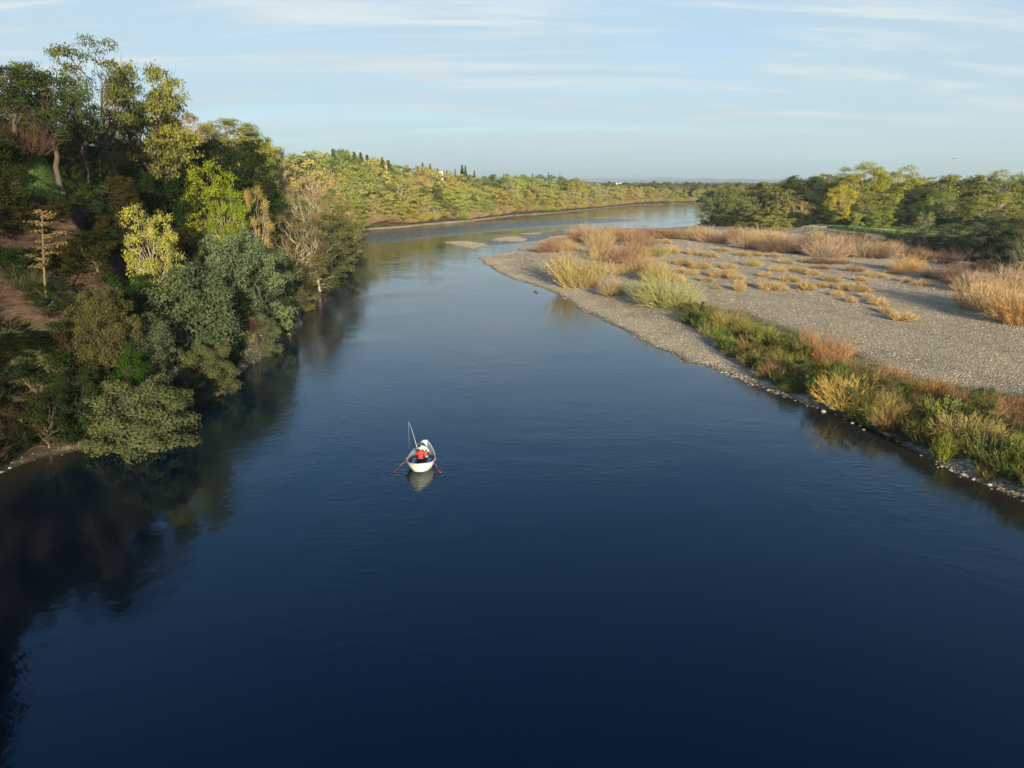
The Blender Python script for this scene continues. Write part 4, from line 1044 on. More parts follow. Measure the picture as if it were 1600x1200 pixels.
for i in range(34):
    px = 1120 + i * 15 + RR.uniform(-5, 5); Y = RR.uniform(305, 380)
    yt = np.interp(px, [1100, 1180, 1250, 1330, 1400, 1450, 1600], [292, 284, 276, 268, 272, 276, 272]) + RR.uniform(0, 14)
    plant_px('back_tree', P_FAR, px, yt, RR.uniform(46, 66), Y, RR.choice([(.10, .12, .05), (.18, .18, .06), (.07, .09, .04), (.20, .20, .06)]), 'tree deep in the right bank woods, ' + ordn(i) + ' from the left', 'tree', 'trees deep in the right bank woods', rs=RR)
for i in range(30):     # dark understorey in the gaps
    px = 1130 + i * 16 + RR.uniform(-5, 5); Y = np.interp(px, [1100, 1250, 1400, 1600], [285, 268, 250, 225])
    plant_px('understorey_bush', P_WILLOW, px, 330 + (px - 1100) * .012 + RR.uniform(-4, 6), RR.uniform(26, 40), Y, (.055, .075, .03), 'dark bush under the right bank trees, ' + ordn(i) + ' from the left', 'bush', 'dark bushes under the right bank trees', rs=RR)
# grey-green willows along the far side of the back channel
CW = [(1268, 368, 12, 30), (1300, 374, 12, 34), (1335, 379, 12, 36), (1365, 384, 14, 40), (1395, 388, 18, 46), (1425, 388, 34, 56), (1455, 391, 36, 56), (1485, 396, 40, 60), (1515, 401, 44, 62), (1546, 406, 48, 66), (1578, 411, 52, 70), (1612, 418, 56, 74),
      (1440, 384, 14, 46), (1475, 389, 16, 50), (1510, 393, 22, 52), (1545, 394, 34, 60), (1580, 398, 36, 60), (1615, 404, 40, 60), (1600, 430, 46, 60), (1640, 440, 50, 70)]
for i, (px, py, hp, wp) in enumerate(sorted(CW)):
    c = RR.choice([(.10, .13, .085), (.14, .14, .10), (.08, .11, .06)]) if px > 1350 else (.12, .17, .05)
    foot_px('channel_willow', [P_WILLOW[2], P_SPRING[1], P_BARE[1]], px, py, hp * 1.1, wp * 1.1, c, 'grey-green willow scrub beyond the back channel, ' + ordn(i) + ' from the left', 'shrub', 'willows beyond the back channel', rs=RR, lo=100)
# gravel track
tr = [hit(px, py, lo=150) for (px, py) in [(1262, 351), (1300, 352.5), (1345, 355), (1390, 359), (1430, 363), (1475, 367), (1520, 371), (1570, 377)]]
tr = np.array(tr); tr = np.stack([np.interp(np.linspace(0, 7, 60), np.arange(8), tr[:, k]) for k in range(3)], 1)
d = unit(np.gradient(tr[:, :2], axis=0)); nrm = np.stack([-d[:, 1], d[:, 0]], 1)
V = []; 
for q in (-1, -.5, 0, .5, 1):
    p = tr[:, :2] + nrm * 2.6 * q
    V.append(np.column_stack([p, HN(p) + .07 - .03 * abs(q)]))
V = np.concatenate(V); F = []
for r in range(4):
    i = np.arange(59) + r * 60; F.append(np.stack([i, i + 60, i + 61, i + 1], 1))
o = link('gravel_track', mk_mesh('gravel_track', V, np.concatenate(F), simple('track_gravel', (.50, .44, .33), .95, var=.2, scale=1.5), None, True)); o['kind'] = 'structure'

# ------------------------------------------------------------------ GRAVEL BAR SHRUBS
RG = random.Random(31)
RED = (.25, .165, .125); TN = (.36, .28, .18); PK = (.34, .26, .21); PG = (.27, .29, .15); KB = (.32, .27, .13); PU = (.17, .12, .105)
BAR = [(905, 446, 72, 72, KB, 1, 'big rounded khaki willow scrub nearest the river bend of the bar'), (957, 461, 34, 38, TN, 0, 'small tan scrub right of the big khaki one'), (925, 448, 26, 20, TN, 1, 'low tan tuft scrub at the foot of the big khaki one'),
       (1040, 478, 64, 84, PG, 2, 'pale green feathery scrub, the greenest on the bar'), (1010, 470, 52, 44, PG, 2, 'pale green scrub left half of the greenest clump'), (1062, 482, 44, 50, PG, 2, 'pale yellow-green scrub right half of the greenest clump'),
       (1028, 440, 40, 50, KB, 1, 'khaki scrub behind the greenest clump'), (857, 394, 26, 38, RED, 0, 'reddish scrub alone at the upper tip of the bar'), (885, 392, 24, 36, TN, 0, 'tan scrub right of the lone reddish one'),
       (905, 378, 26, 44, RED, 0, 'reddish-brown scrub at the water behind the bar tip'), (935, 384, 34, 40, TN, 1, 'tan upright scrub in the back row of the bar'), (960, 376, 24, 40, RED, 0, 'dark reddish scrub in the back row of the bar'),
       (985, 378, 28, 44, RED, 2, 'rusty scrub in the back row right of the dark one'), (1005, 386, 30, 40, RED, 0, 'rusty red scrub near the middle of the back row'), (950, 408, 30, 46, TN, 1, 'tan scrub in the middle of the reddish thicket'),
       (978, 412, 40, 50, RED, 0, 'largest reddish-brown scrub of the thicket'), (1005, 425, 40, 50, (.31, .22, .14), 2, 'orange-brown scrub at the right of the thicket'), (965, 430, 26, 30, TN, 1, 'small tan scrub before the reddish thicket'),
       (990, 398, 28, 44, RED, 2, 'reddish scrub behind the orange-brown one'), (1022, 400, 22, 34, (.26, .25, .09), 1, 'olive scrub right of the reddish thicket'), (1050, 373, 20, 44, RED, 0, 'reddish scrub of the back line, left end'),
       (1078, 374, 20, 40, TN, 1, 'tan scrub of the back line beside the water'), (1108, 378, 28, 44, PK, 2, 'pinkish scrub of the back line before the woods'), (1135, 380, 24, 40, PU, 0, 'purple-brown scrub of the back line'),
       (1170, 388, 36, 50, PK, 2, 'pink-topped scrub of the back line'), (1205, 394, 34, 46, PU, 0, 'dark scrub with pinkish tips, middle of the back line'), (1235, 396, 34, 44, PU, 2, 'dark purple scrub beside the pink-topped ones'),
       (1190, 378, 28, 50, TN, 1, 'tan scrub tops rising behind the dark scrub'), (1292, 402, 40, 54, PK, 0, 'rounded pink-tan scrub standing clear of the others'), (1345, 402, 34, 44, PK, 1, 'tan-topped scrub right of the rounded pink one'),
       (1372, 404, 34, 40, PU, 2, 'purplish scrub at the channel mouth'), (1418, 424, 36, 44, (.48, .34, .18), 0, 'pale straw coloured upright scrub at the channel'), (1470, 436, 32, 50, PU, 0, 'purple-brown scrub before the channel water'),
       (1500, 446, 44, 50, PU, 2, 'dark purple scrub left of the big pale one'), (1545, 485, 68, 84, (.42, .32, .20), 1, 'big pale rounded twiggy scrub near the right edge'), (1592, 505, 78, 74, (.40, .25, .13), 0, 'tan-orange scrub cut by the right edge'),
       (1528, 458, 44, 60, PK, 2, 'pinkish scrub behind the big pale one'), (1575, 450, 50, 60, PK, 0, 'pinkish-grey scrub at the right edge by the channel'), (1285, 412, 14, 44, PU, 0, 'low dark scrub at the foot of the rounded pink one'),
       (1330, 384, 22, 40, PK, 1, 'small pinkish scrub behind the tan-topped one'), (1262, 388, 26, 36, PU, 2, 'purple scrub between the back line and the rounded pink one'), (1150, 370, 20, 34, KB, 1, 'khaki scrub against the foot of the woods'), (1010, 370, 20, 40, RED, 2, 'rusty scrub low by the water behind the bar'),
       (920, 366, 16, 36, RED, 0, 'low reddish scrub at the water, left end'), (870, 384, 18, 30, RED, 2, 'small rusty scrub between the lone reddish and the tan one'), (940, 398, 26, 36, RED, 0, 'rusty scrub left of the tan middle one')]
for (px, py, hp, wp, c, k, lab) in BAR:
    foot_px('willow_scrub', P_SCRUB, px, py, hp * 1.15, wp * 1.15, c, lab, 'shrub', None, k=k if k < 3 else 0, rs=RG, lo=80)
for i in range(22):     # fill of the back line
    px = 915 + i * 30 + RG.uniform(-8, 8); py = np.interp(px, [900, 1050, 1150, 1300, 1400, 1560], [368, 369, 374, 384, 396, 430]) + RG.uniform(-2, 4)
    foot_px('fringe_scrub', P_SCRUB, px, py, RG.uniform(18, 34), RG.uniform(30, 46), RG.choice([RED, PK, PU, TN]), 'low scrub of the fringe at the back of the bar, ' + ordn(i) + ' from the left', 'shrub', 'low scrub fringe at the back of the bar', rs=RG, lo=100)
# dry tufts on the stones
TF = [(1205, 452, 20, 44), (1258, 452, 18, 36), (1155, 455, 22, 18), (1235, 440, 14, 30), (1410, 500, 18, 44), (1372, 476, 14, 34), (1385, 490, 14, 26), (1340, 456, 16, 40), (1320, 452, 14, 34), (1300, 440, 12, 30), (1128, 432, 16, 40), (1095, 420, 16, 36), (1068, 415, 16, 30),
      (1140, 420, 12, 26), (1110, 402, 12, 30), (1175, 416, 14, 30), (1180, 400, 10, 26), (1215, 425, 12, 26), (1250, 425, 12, 30), (1270, 430, 12, 26), (1230, 412, 11, 24), (1285, 420, 10, 28), (1335, 424, 12, 30), (1370, 434, 12, 34), (1398, 428, 12, 26), (1440, 446, 12, 44), (1345, 440, 12, 24),
      (1060, 440, 14, 26), (1080, 430, 14, 24), (1050, 395, 14, 28), (1085, 398, 12, 26), (1308, 464, 12, 22), (1330, 472, 12, 22), (1355, 466, 12, 20), (1150, 436, 12, 26), (1105, 440, 12, 24), (1160, 400, 10, 24), (1260, 410, 10, 24), (1315, 412, 10, 26), (1415, 440, 10, 24), (1210, 402, 10, 22), (1195, 432, 10, 20), (1165, 445, 10, 20),
      (1285, 450, 12, 24), (1225, 455, 9, 20), (1120, 452, 9, 18), (872, 412, 6, 22), (1062, 425, 10, 22), (1040, 380, 10, 22), (1130, 393, 9, 24)]
for i, (px, py, hp, wp) in enumerate(sorted(TF)):
    dark = py < 432 and px > 1275
    c = (.24, .17, .12) if dark else RG.choice([(.38, .29, .165), (.33, .255, .14), (.40, .31, .18)])
    foot_px('dry_tuft', P_TUFT, px, py, hp * 1.35, wp * .9, c, ('brown' if dark else 'straw coloured') + ' dry weed tuft on the gravel bar, ' + ordn(i) + ' from the left', 'tuft', 'dry tufts on the gravel bar', rs=RG, lo=80)

# ------------------------------------------------------------------ VEGETATED STRIP ALONG THE NEAR RIGHT SHORE
RS = random.Random(41)
def in_strip(px, py):
    up = np.interp(px, [1070, 1110, 1180, 1240, 1330, 1400, 1500, 1640], [482, 488, 520, 546, 580, 612, 640, 652])
    lo = np.interp(px, [1070, 1130, 1200, 1260, 1400, 1500, 1600, 1640], [496, 548, 598, 632, 688, 735, 776, 795])
    return up, lo
ST = []
big = [(1085, 505, 26, 50, (.06, .09, .03), P_GREENSCRUB, 'dark green'), (1110, 515, 42, 44, (.12, .13, .04), P_GREENSCRUB, 'dark olive'), (1140, 520, 46, 40, (.28, .20, .11), P_SCRUB, 'brown twiggy'), (1165, 525, 46, 46, (.26, .28, .07), P_GREENSCRUB, 'yellow-green'),
       (1200, 545, 52, 46, (.24, .26, .07), P_GREENSCRUB, 'yellow-green'), (1232, 552, 44, 46, (.16, .24, .06), P_GREENSCRUB, 'fresh green'), (1262, 560, 50, 44, (0.323, 0.204, 0.115), P_SCRUB, 'rusty orange'), (1300, 562, 52, 50, (0.323, 0.194, 0.115), P_SCRUB, 'rusty orange'),
       (1325, 640, 92, 80, (.46, .38, .17), P_SCRUB, 'pale straw'), (1362, 622, 60, 60, (.26, .27, .07), P_GREENSCRUB, 'yellow-green'), (1392, 600, 44, 40, (0.255, 0.133, 0.081), P_SCRUB, 'rusty red'), (1425, 612, 36, 50, (0.289, 0.153, 0.081), P_SCRUB, 'rusty red'),
       (1455, 618, 34, 44, (0.272, 0.143, 0.081), P_SCRUB, 'rusty red'), (1530, 640, 44, 50, (0.255, 0.133, 0.081), P_SCRUB, 'rusty red'), (1565, 648, 50, 50, (0.238, 0.122, 0.081), P_SCRUB, 'rusty red'), (1590, 650, 48, 50, (0.272, 0.143, 0.092), P_SCRUB, 'rusty red'), (1505, 632, 34, 40, (0.306, 0.194, 0.103), P_SCRUB, 'rusty orange'),
       (1512, 700, 90, 80, (.46, .34, .17), P_SCRUB, 'pale straw'), (1552, 668, 56, 80, (.40, .28, .15), P_SCRUB, 'tan'), (1386, 678, 56, 52, (.42, .29, .15), P_SCRUB, 'tan'), (1290, 622, 60, 60, (.15, .20, .05), P_GREENSCRUB, 'green'), (1250, 600, 44, 50, (.20, .22, .06), P_GREENSCRUB, 'olive'),
       (1215, 600, 50, 30, (.34, .33, .10), P_REED, 'yellow reed'), (1475, 665, 70, 60, (.32, .30, .10), P_GREENSCRUB, 'olive-yellow'), (1548, 735, 90, 66, (.20, .22, .09), P_REED, 'green reed'), (1590, 745, 80, 60, (.22, .24, .07), P_GREENSCRUB, 'olive'), (1140, 548, 36, 34, (.22, .23, .07), P_GREENSCRUB, 'olive'),
       (1175, 572, 36, 40, (.20, .24, .07), P_GREENSCRUB, 'olive green'), (1440, 690, 60, 50, (.24, .27, .08), P_GREENSCRUB, 'yellow-green'), (1345, 655, 44, 40, (.16, .21, .05), P_GREENSCRUB, 'green')]
for q in big: ST.append(q)

t = 0
while len(ST) < 205 and t < 5000:
    t += 1
    px = RS.uniform(1075, 1640); up, lo = in_strip(px, 0); f = RS.random()
    py = up + (lo - up) * f
    if any(abs(px - q[0]) < 9 and abs(py - q[1]) < 7 for q in ST): continue
    s = (py - 283) / 300
    r = RS.random()
    if f < .22 and px > 1230: c, pr, d = RS.choice([(.27, .165, .10), (.24, .14, .09)]), P_SCRUB, 'rusty'
    elif r < .34: c, pr, d = RS.choice([(.20, .24, .07), (.26, .27, .08), (.14, .19, .05)]), P_GREENSCRUB, 'olive-green'
    elif r < .62: c, pr, d = RS.choice([(.20, .22, .08), (.32, .30, .12), (.15, .19, .07)]), P_REED, 'grassy green'
    elif r < .74: c, pr, d = (.06, .09, .03), P_BUSH, 'dark green'
    elif r < .88: c, pr, d = RS.choice([(.42, .30, .15), (.36, .29, .13)]), P_SCRUB, 'tan'
    else: c, pr, d = (.22, .15, .09), P_SCRUB, 'brown'
    ST.append((px, py, RS.uniform(22, 42) * s, RS.uniform(24, 42) * s, c, pr, d))
ST.sort(key=lambda q: q[0])
for i, (px, py, hp, wp, c, pr, d) in enumerate(ST):
    sizeword = 'tall' if hp > 60 else 'low' if hp < 28 else 'medium'
    foot_px('strip_plant', pr, px, py, hp * RS.uniform(.85, 1.35), wp * 1.1, tuple((v * .68 + t_ * .32) * RS.uniform(.8, 1.15) for v, t_ in zip(c, (.24, .21, .11))), sizeword + ' ' + d + ' clump on the near right shore, ' + ordn(i) + ' from left', 'shrub', 'plants on the overgrown near right shore', rs=RS)

# grass cover: strip floor, bluff face, slopes
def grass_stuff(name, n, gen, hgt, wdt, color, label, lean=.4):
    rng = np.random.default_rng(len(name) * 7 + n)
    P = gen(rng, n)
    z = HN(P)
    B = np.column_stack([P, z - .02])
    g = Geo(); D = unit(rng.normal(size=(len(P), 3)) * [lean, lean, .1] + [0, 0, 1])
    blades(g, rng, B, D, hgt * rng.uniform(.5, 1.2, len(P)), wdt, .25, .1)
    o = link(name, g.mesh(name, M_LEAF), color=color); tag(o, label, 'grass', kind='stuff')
def gen_strip(rng, n):
    P = np.column_stack([rng.uniform(14, 62, n * 4), rng.uniform(28, 92, n * 4)])
    m = strip_mask(P) * (terrain(P)[0] > .25)
    return P[rng.random(len(P)) < m][:n]
grass_stuff('shore_grass', 26000, gen_strip, .34, .03, (.12, .115, .055), 'grass and weeds covering the floor of the overgrown right shore', .6)
def gen_bluff(rng, n):
    P = np.column_stack([rng.uniform(-85, -38, n * 4), rng.uniform(45, 110, n * 4)])
    T = terrain(P); return P[rng.random(len(P)) < T[3] * (T[1] == 0)][:n]
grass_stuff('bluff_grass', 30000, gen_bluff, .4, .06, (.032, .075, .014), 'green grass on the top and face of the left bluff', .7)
def gen_slope(rng, n):
    P = np.column_stack([rng.uniform(-85, -44, n * 4), rng.uniform(112, 215, n * 4)])
    T = terrain(P); return P[rng.random(len(P)) < T[3] * (T[1] == 0)][:n]
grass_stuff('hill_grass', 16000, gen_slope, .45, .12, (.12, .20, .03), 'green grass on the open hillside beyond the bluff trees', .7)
def gen_green(rng, n):
    P = np.column_stack([rng.uniform(80, 150, n * 4), rng.uniform(180, 300, n * 4)])
    T = terrain(P); return P[rng.random(len(P)) < T[3] * (T[1] == 1)][:n]
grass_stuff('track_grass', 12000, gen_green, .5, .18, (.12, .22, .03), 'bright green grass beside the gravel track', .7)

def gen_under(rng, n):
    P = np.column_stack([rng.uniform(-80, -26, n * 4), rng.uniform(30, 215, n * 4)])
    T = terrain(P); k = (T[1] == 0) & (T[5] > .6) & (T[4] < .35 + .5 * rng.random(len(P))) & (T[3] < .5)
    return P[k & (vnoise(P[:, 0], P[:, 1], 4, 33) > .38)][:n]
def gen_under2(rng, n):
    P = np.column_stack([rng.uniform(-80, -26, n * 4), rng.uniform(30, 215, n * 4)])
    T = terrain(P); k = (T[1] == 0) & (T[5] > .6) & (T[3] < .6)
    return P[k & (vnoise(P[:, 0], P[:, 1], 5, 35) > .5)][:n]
grass_stuff('slope_undergrowth', 36000, gen_under, .9, .13, (.028, .045, .014), 'dark green undergrowth covering the left bank slope', .9)  # green lowered so the colour itself holds the bank's shade
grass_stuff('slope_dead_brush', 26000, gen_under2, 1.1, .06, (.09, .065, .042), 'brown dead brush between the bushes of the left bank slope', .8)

# ------------------------------------------------------------------ STONES
def stones_geo(P, z, size, rng):
    n = len(P)
    base = np.array([(1, 0, 0), (.45, .9, .05), (-.55, .8, 0), (-1, -.1, 0), (-.4, -.9, 0), (.6, -.75, 0), (.15, .1, .8)], float)
    a = rng.uniform(0, 6.283, n); ca, sa = np.cos(a), np.sin(a)
    S = size[:, None] * np.stack([rng.uniform(.7, 1.3, n), rng.uniform(.5, 1, n), rng.uniform(.35, .7, n)], 1)
    V = base[None] * rng.uniform(.8, 1.2, (n, 7, 1)) * S[:, None]
    X = V[..., 0] * ca[:, None] - V[..., 1] * sa[:, None]; Yv = V[..., 0] * sa[:, None] + V[..., 1] * ca[:, None]
    V = np.stack([X, Yv, V[..., 2]], -1) + np.column_stack([P, z])[:, None]
    f = np.array([(i, (i + 1) % 6, 6) for i in range(6)])
    F = (f[None] + (np.arange(n) * 7)[:, None, None]).reshape(-1, 3)
    return V.reshape(-1, 3), F
ms, snt, sout = newmat('stone')
b = N(snt, 'ShaderNodeBsdfPrincipled'); tn = attr(snt, 'tone')
cr = N(snt, 'ShaderNodeValToRGB'); L(snt, tn, cr.inputs[0])
cr.color_ramp.elements[0].color = (.24, .19, .13, 1); cr.color_ramp.elements[1].color = (.72, .60, .42, 1)
e = cr.color_ramp.elements.new(.45); e.color = (.42, .34, .24, 1)
e = cr.color_ramp.elements.new(.7); e.color = (.60, .52, .38, 1)
L(snt, cr.outputs[0], b.inputs['Base Color']); b.inputs['Roughness'].default_value = .85
L(snt, b.outputs[0], sout.inputs['Surface'])
def stone_stuff(name, n, xr, yr, cond, smin, smax, label, seed, perY=0.0):
    rng = np.random.default_rng(seed)
    P = np.column_stack([rng.uniform(*xr, n * 5), yr[0] + (yr[1] - yr[0]) * rng.uniform(0, 1, n * 5) ** 1.3])
    T = terrain(P); m = cond(P, T)
    idx = np.where(m)[0][:n]; P = P[idx]; z = T[0][idx]
    sz = (smin + (smax - smin) * rng.uniform(0, 1, len(P)) ** 3) * (1 + perY * P[:, 1])
    V, F = stones_geo(P, z - sz * .08, sz, rng)
    o = link(name, mk_mesh(name, V, F, ms, {'tone': np.repeat(rng.uniform(0, 1, len(P)) * .85 + .08, 7)})); tag(o, label, 'stones', kind='stuff')
stone_stuff('bar_cobbles', 120000, (-40, 95), (38, 245), lambda P, T: (T[1] >= 1) & (T[0] > .0) & (T[2] > .5) & (strip_mask(P) < .4), .04, .12, 'loose cobbles covering the gravel bar', 3, .006)
stone_stuff('shore_stones', 5000, (20, 62), (26, 66), lambda P, T: (T[1] == 1) & (T[0] > -.12) & (T[5 + 1] < 1.9), .08, .34, 'pale stones along the water edge of the overgrown right shore', 4)
stone_stuff('bank_stones', 1400, (-42, -26), (30, 215), lambda P, T: (T[1] == 0) & (T[0] > -.1) & (T[5] < .8), .06, .22, 'stones along the foot of the left bank', 6)
RK = random.Random(8); n = 0
for i in range(22):
    px = 1275 + i * 15.2 + RK.uniform(-4, 4)
    yl = np.interp(px, [1250, 1300, 1400, 1500, 1600], [629, 647, 690, 735, 776])
    x, y = g0(px, yl - RK.uniform(0, 16), .25)
    rngr = np.random.default_rng(100 + i)
    s = RK.uniform(.10, .30)
    ph = (1 + 5 ** .5) / 2
    iv = unit(np.array([(-1, ph, 0), (1, ph, 0), (-1, -ph, 0), (1, -ph, 0), (0, -1, ph), (0, 1, ph), (0, -1, -ph), (0, 1, -ph), (ph, 0, -1), (ph, 0, 1), (-ph, 0, -1), (-ph, 0, 1)]))
    ifc = [(0, 11, 5), (0, 5, 1), (0, 1, 7), (0, 7, 10), (0, 10, 11), (1, 5, 9), (5, 11, 4), (11, 10, 2), (10, 7, 6), (7, 1, 8), (3, 9, 4), (3, 4, 2), (3, 2, 6), (3, 6, 8), (3, 8, 9), (4, 9, 5), (2, 4, 11), (6, 2, 10), (8, 6, 7), (9, 8, 1)]
    V = iv * rngr.uniform(.75, 1.2, (12, 1)) * [s, s * .75, s * .5]
    o = link('shore_rock', mk_mesh('shore_rock', V, ifc, ms, {'tone': np.full(12, rngr.uniform(.1, .5))}), loc=(x, y, max(H(x, y), 0) + s * .12))
    o.rotation_euler = (0, 0, RK.uniform(0, 6))
    tag(o, 'pale rock at the water edge of the overgrown right shore, ' + ordn(i) + ' from the left', 'rock', 'rocks at the edge of the right shore')

# ------------------------------------------------------------------ BOAT
bx_, by_ = g0(654.5, 741)
by_ += 0.05
boat = thing('drift_boat', 'small white drift boat with grey gunwales and two people aboard', 'boat', (bx_, by_, 0), 0.0)
M_HULL = simple('white_hull', (.80, .78, .70), .35, var=.04)
M_IN = simple('grey_interior', (.22, .26, .30), .6, var=.15)
M_GUN = simple('gunwale_grey', (.42, .46, .50), .45, var=.1)
stn = [(-.55, .025, .015, .88, .80), (-.38, .19, .05, .83, .54), (-.12, .42, .15, .75, .26), (.15, .61, .28, .67, .09), (.5, .79, .46, .60, .0), (.95, .90, .66, .54, -.04), (1.6, .88, .66, .52, -.05), (2.3, .74, .52, .58, -.02), (2.9, .52, .34, .70, .08), (3.35, .30, .18, .82, .20), (3.6, .17, .10, .90, .30)]
def section(y, hw_, bw, gz, bz, t=0.0):
    hw_ = max(hw_ - t, .004); bw = max(bw - t, .002); bz += t
    pts = [(-hw_, gz), (-(hw_ * .62 + bw * .38), gz * .55 + bz * .45), (-bw, bz), (-bw * .4, bz - .03 + t * .3), (bw * .4, bz - .03 + t * .3), (bw, bz), (hw_ * .62 + bw * .38, gz * .55 + bz * .45), (hw_, gz)]
    return [(x, y, z) for x, z in pts]
def skin_sections(secs, flip=False):
    V = [p for s in secs for p in s]; m = len(secs[0]); F = []
    for i in range(len(secs) - 1):
        for j in range(m - 1):
            a = i * m + j; q = [(a, a + m, a + m + 1), (a, a + m + 1, a + 1)]
            F += [t_[::-1] for t_ in q] if flip else q
    return V, F, m
g = Geo()
outer = [section(*s) for s in stn]
V, F, m = skin_sections(outer); g.add(V, F)
link('hull', g.mesh('hull', M_HULL, True, False), boat)
gs = Geo(); Vp = list(outer[-1]); gs.add(Vp, [(0, 1, 6), (0, 6, 7), (1, 2, 5), (1, 5, 6), (2, 3, 4), (2, 4, 5)])
gs.add([(x, y - .03, z) for x, y, z in Vp], [(6, 1, 0), (7, 6, 0), (5, 2, 1), (6, 5, 1), (4, 3, 2), (5, 4, 2)])
link('stern_panel', gs.mesh('stern_panel', M_GUN, False, False), boat)
g = Geo(); inner = [section(*s, .03) for s in stn]
V, F, m = skin_sections(inner, True); g.add(V, F); link('interior', g.mesh('interior', M_IN, True, False), boat)
for sgn in (-1, 1):
    g = Geo()
    pts = [((abs(s[7 if sgn > 0 else 0][0]) + .005) * sgn, s[0][1], s[0][2] + .015) for s in outer]
    tube(g, pts, [.045] * len(pts), 6); link('gunwale', g.mesh('gunwale', M_GUN, True, False), boat)
g = Geo(); tube(g, [(-.17, 3.6, .93), (.17, 3.6, .93)], [.035] * 2, 6); link('stern_rail', g.mesh('stern_rail', M_GUN, True, False), boat)
def bxm(name, dims, mat, parent, bev=True):
    g = Geo(); box(g, *dims); o = link(name, g.mesh(name, mat, attrs=False), parent)
    if bev:
        md = o.modifiers.new('bevel', 'BEVEL'); md.width = .012; md.segments = 2
    return o
bxm('floor', (-.50, .50, .85, 2.5, .05, .09), M_IN, boat)
M_DARK = simple('dark_blue_pad', (.03, .045, .08), .7)
M_LG = simple('light_grey_plastic', (.50, .54, .58), .5)
bxm('bow_deck', (-.42, .42, .16, .44, .44, .49), M_LG, boat)
bxm('seat', (-.26, .26, .92, 1.30, .34, .46), M_DARK, boat)
bxm('side_locker', (-.62, -.40, 1.0, 1.9, .12, .34), M_LG, boat)
bxm('side_locker', (.40, .62, 1.0, 1.9, .12, .34), M_LG, boat)
bxm('front_seat', (-.28, .36, 1.98, 2.28, .24, .38), M_LG, boat)
M_LOCK = simple('red_oarlock', (.40, .05, .05), .5)
for sgn in (-1, 1):
    g = Geo(); tube(g, [(sgn * .93, 1.15, .50), (sgn * .95, 1.15, .64)], [.03, .045], 6); link('oarlock', g.mesh('oarlock', M_LOCK, attrs=False), boat)
def W(p): return Vector((bx_ + p[0], by_ + p[1], p[2]))
cool = thing('cooler', 'light grey box standing behind the rower inside the boat', 'cooler', W((.27, .74, .06)))
bxm('body', (-.14, .14, -.10, .10, 0, .28), M_LG, cool); bxm('lid', (-.15, .15, -.11, .11, .283, .33), M_HULL, cool)
M_OAR = simple('red_brown_oar', (.10, .035, .03), .5)
M_BLADE = simple('dark_oar_blade', (.09, .018, .02), .5)
def oar(hand, lock, tip, label):
    h, l, t_ = Vector(hand), Vector(lock), Vector(tip)
    o = thing('oar', label, 'oar', W(lock), 0, 'pair of oars')
    d = (t_ - h).normalized(); blade0 = t_ - d * .55
    g = Geo(); tube(g, [tuple(h - l), tuple(blade0 - l)], [.026, .024], 8); link('shaft', g.mesh('shaft', M_OAR, True, False), o)
    g = Geo(); tube(g, [tuple(h - l - d * .12), tuple(h - l + d * .04)], [.032, .03], 8); link('grip', g.mesh('grip', M_DARK, True, False), o)
    g = Geo(); sdv = d.cross(Vector((0, 0, 1))).normalized(); nv = sdv.cross(d)
    V = []
    for (f, w_) in ((0, .03), (.12, .075), (.4, .095), (.55, .07)):
        for (a, b_) in ((-1, -.012), (1, -.012), (1, .012), (-1, .012)):
            V.append(tuple(blade0 - l + d * f + sdv * a * w_ + nv * b_))
    F = []
    for i in range(3):
        for j in range(4):
            a = i * 4 + j; b_ = i * 4 + (j + 1) % 4; F += [(a, b_, b_ + 4), (a, b_ + 4, a + 4)]
    F += [(0, 3, 2), (0, 2, 1), (12, 13, 14), (12, 14, 15)]
    g.add(V, F); link('blade', g.mesh('blade', M_BLADE, attrs=False), o)
HL, HR = (-.34, 1.62, .86), (.34, 1.62, .86)
oar(HL, (-.95, 1.15, .66), (-1.72, .30, .03), 'red-brown oar trailing back into the water on the left of the boat')
oar(HR, (.95, 1.15, .66), (1.42, .12, .03), 'red-brown oar trailing back into the water on the right of the boat')

# ------------------------------------------------------------------ PEOPLE
def skinned(name, nodes, edges, mat, parent, root=0, levels=2):
    me = bpy.data.meshes.new(name)
    me.from_pydata([n_[0] for n_ in nodes], edges, [])
    o = bpy.data.objects.new(name, me); COL.objects.link(o); o.parent = parent
    sk = o.modifiers.new('skin', 'SKIN'); sk.use_smooth_shade = True
    lay = me.skin_vertices[0] if len(me.skin_vertices) else None
    for i, n_ in enumerate(nodes):
        r = n_[1]; lay.data[i].radius = r if isinstance(r, tuple) else (r, r)
    lay.data[root].use_root = True
    ss = o.modifiers.new('sub', 'SUBSURF'); ss.levels = levels; ss.render_levels = levels
    for q in (mat if isinstance(mat, (list, tuple)) else [mat]): me.materials.append(q)
    return o
# a Skin modifier needs its custom-data layer: make one template object
bpy.context.view_layer.update()
def skinned(name, nodes, edges, mat, parent, root=0, levels=2):
    me = bpy.data.meshes.new(name)
    me.from_pydata([n_[0] for n_ in nodes], edges, [])
    o = bpy.data.objects.new(name, me); COL.objects.link(o)
    bpy.context.view_layer.objects.active = o
    o.modifiers.new('skin', 'SKIN'); o.modifiers['skin'].use_smooth_shade = True
    if not len(me.skin_vertices):
        with bpy.context.temp_override(object=o, active_object=o, selected_objects=[o]):
            bpy.ops.mesh.customdata_skin_add()
    for i, n_ in enumerate(nodes):
        r = n_[1]; me.skin_vertices[0].data[i].radius = r if isinstance(r, tuple) else (r, r)
        me.skin_vertices[0].data[i].use_root = (i == root)
    ss = o.modifiers.new('sub', 'SUBSURF'); ss.levels = levels; ss.render_levels = levels
    me.materials.append(mat)
    o.parent = parent
    return o
M_SKIN = simple('skin', (.55, .33, .23), .6, var=.05)
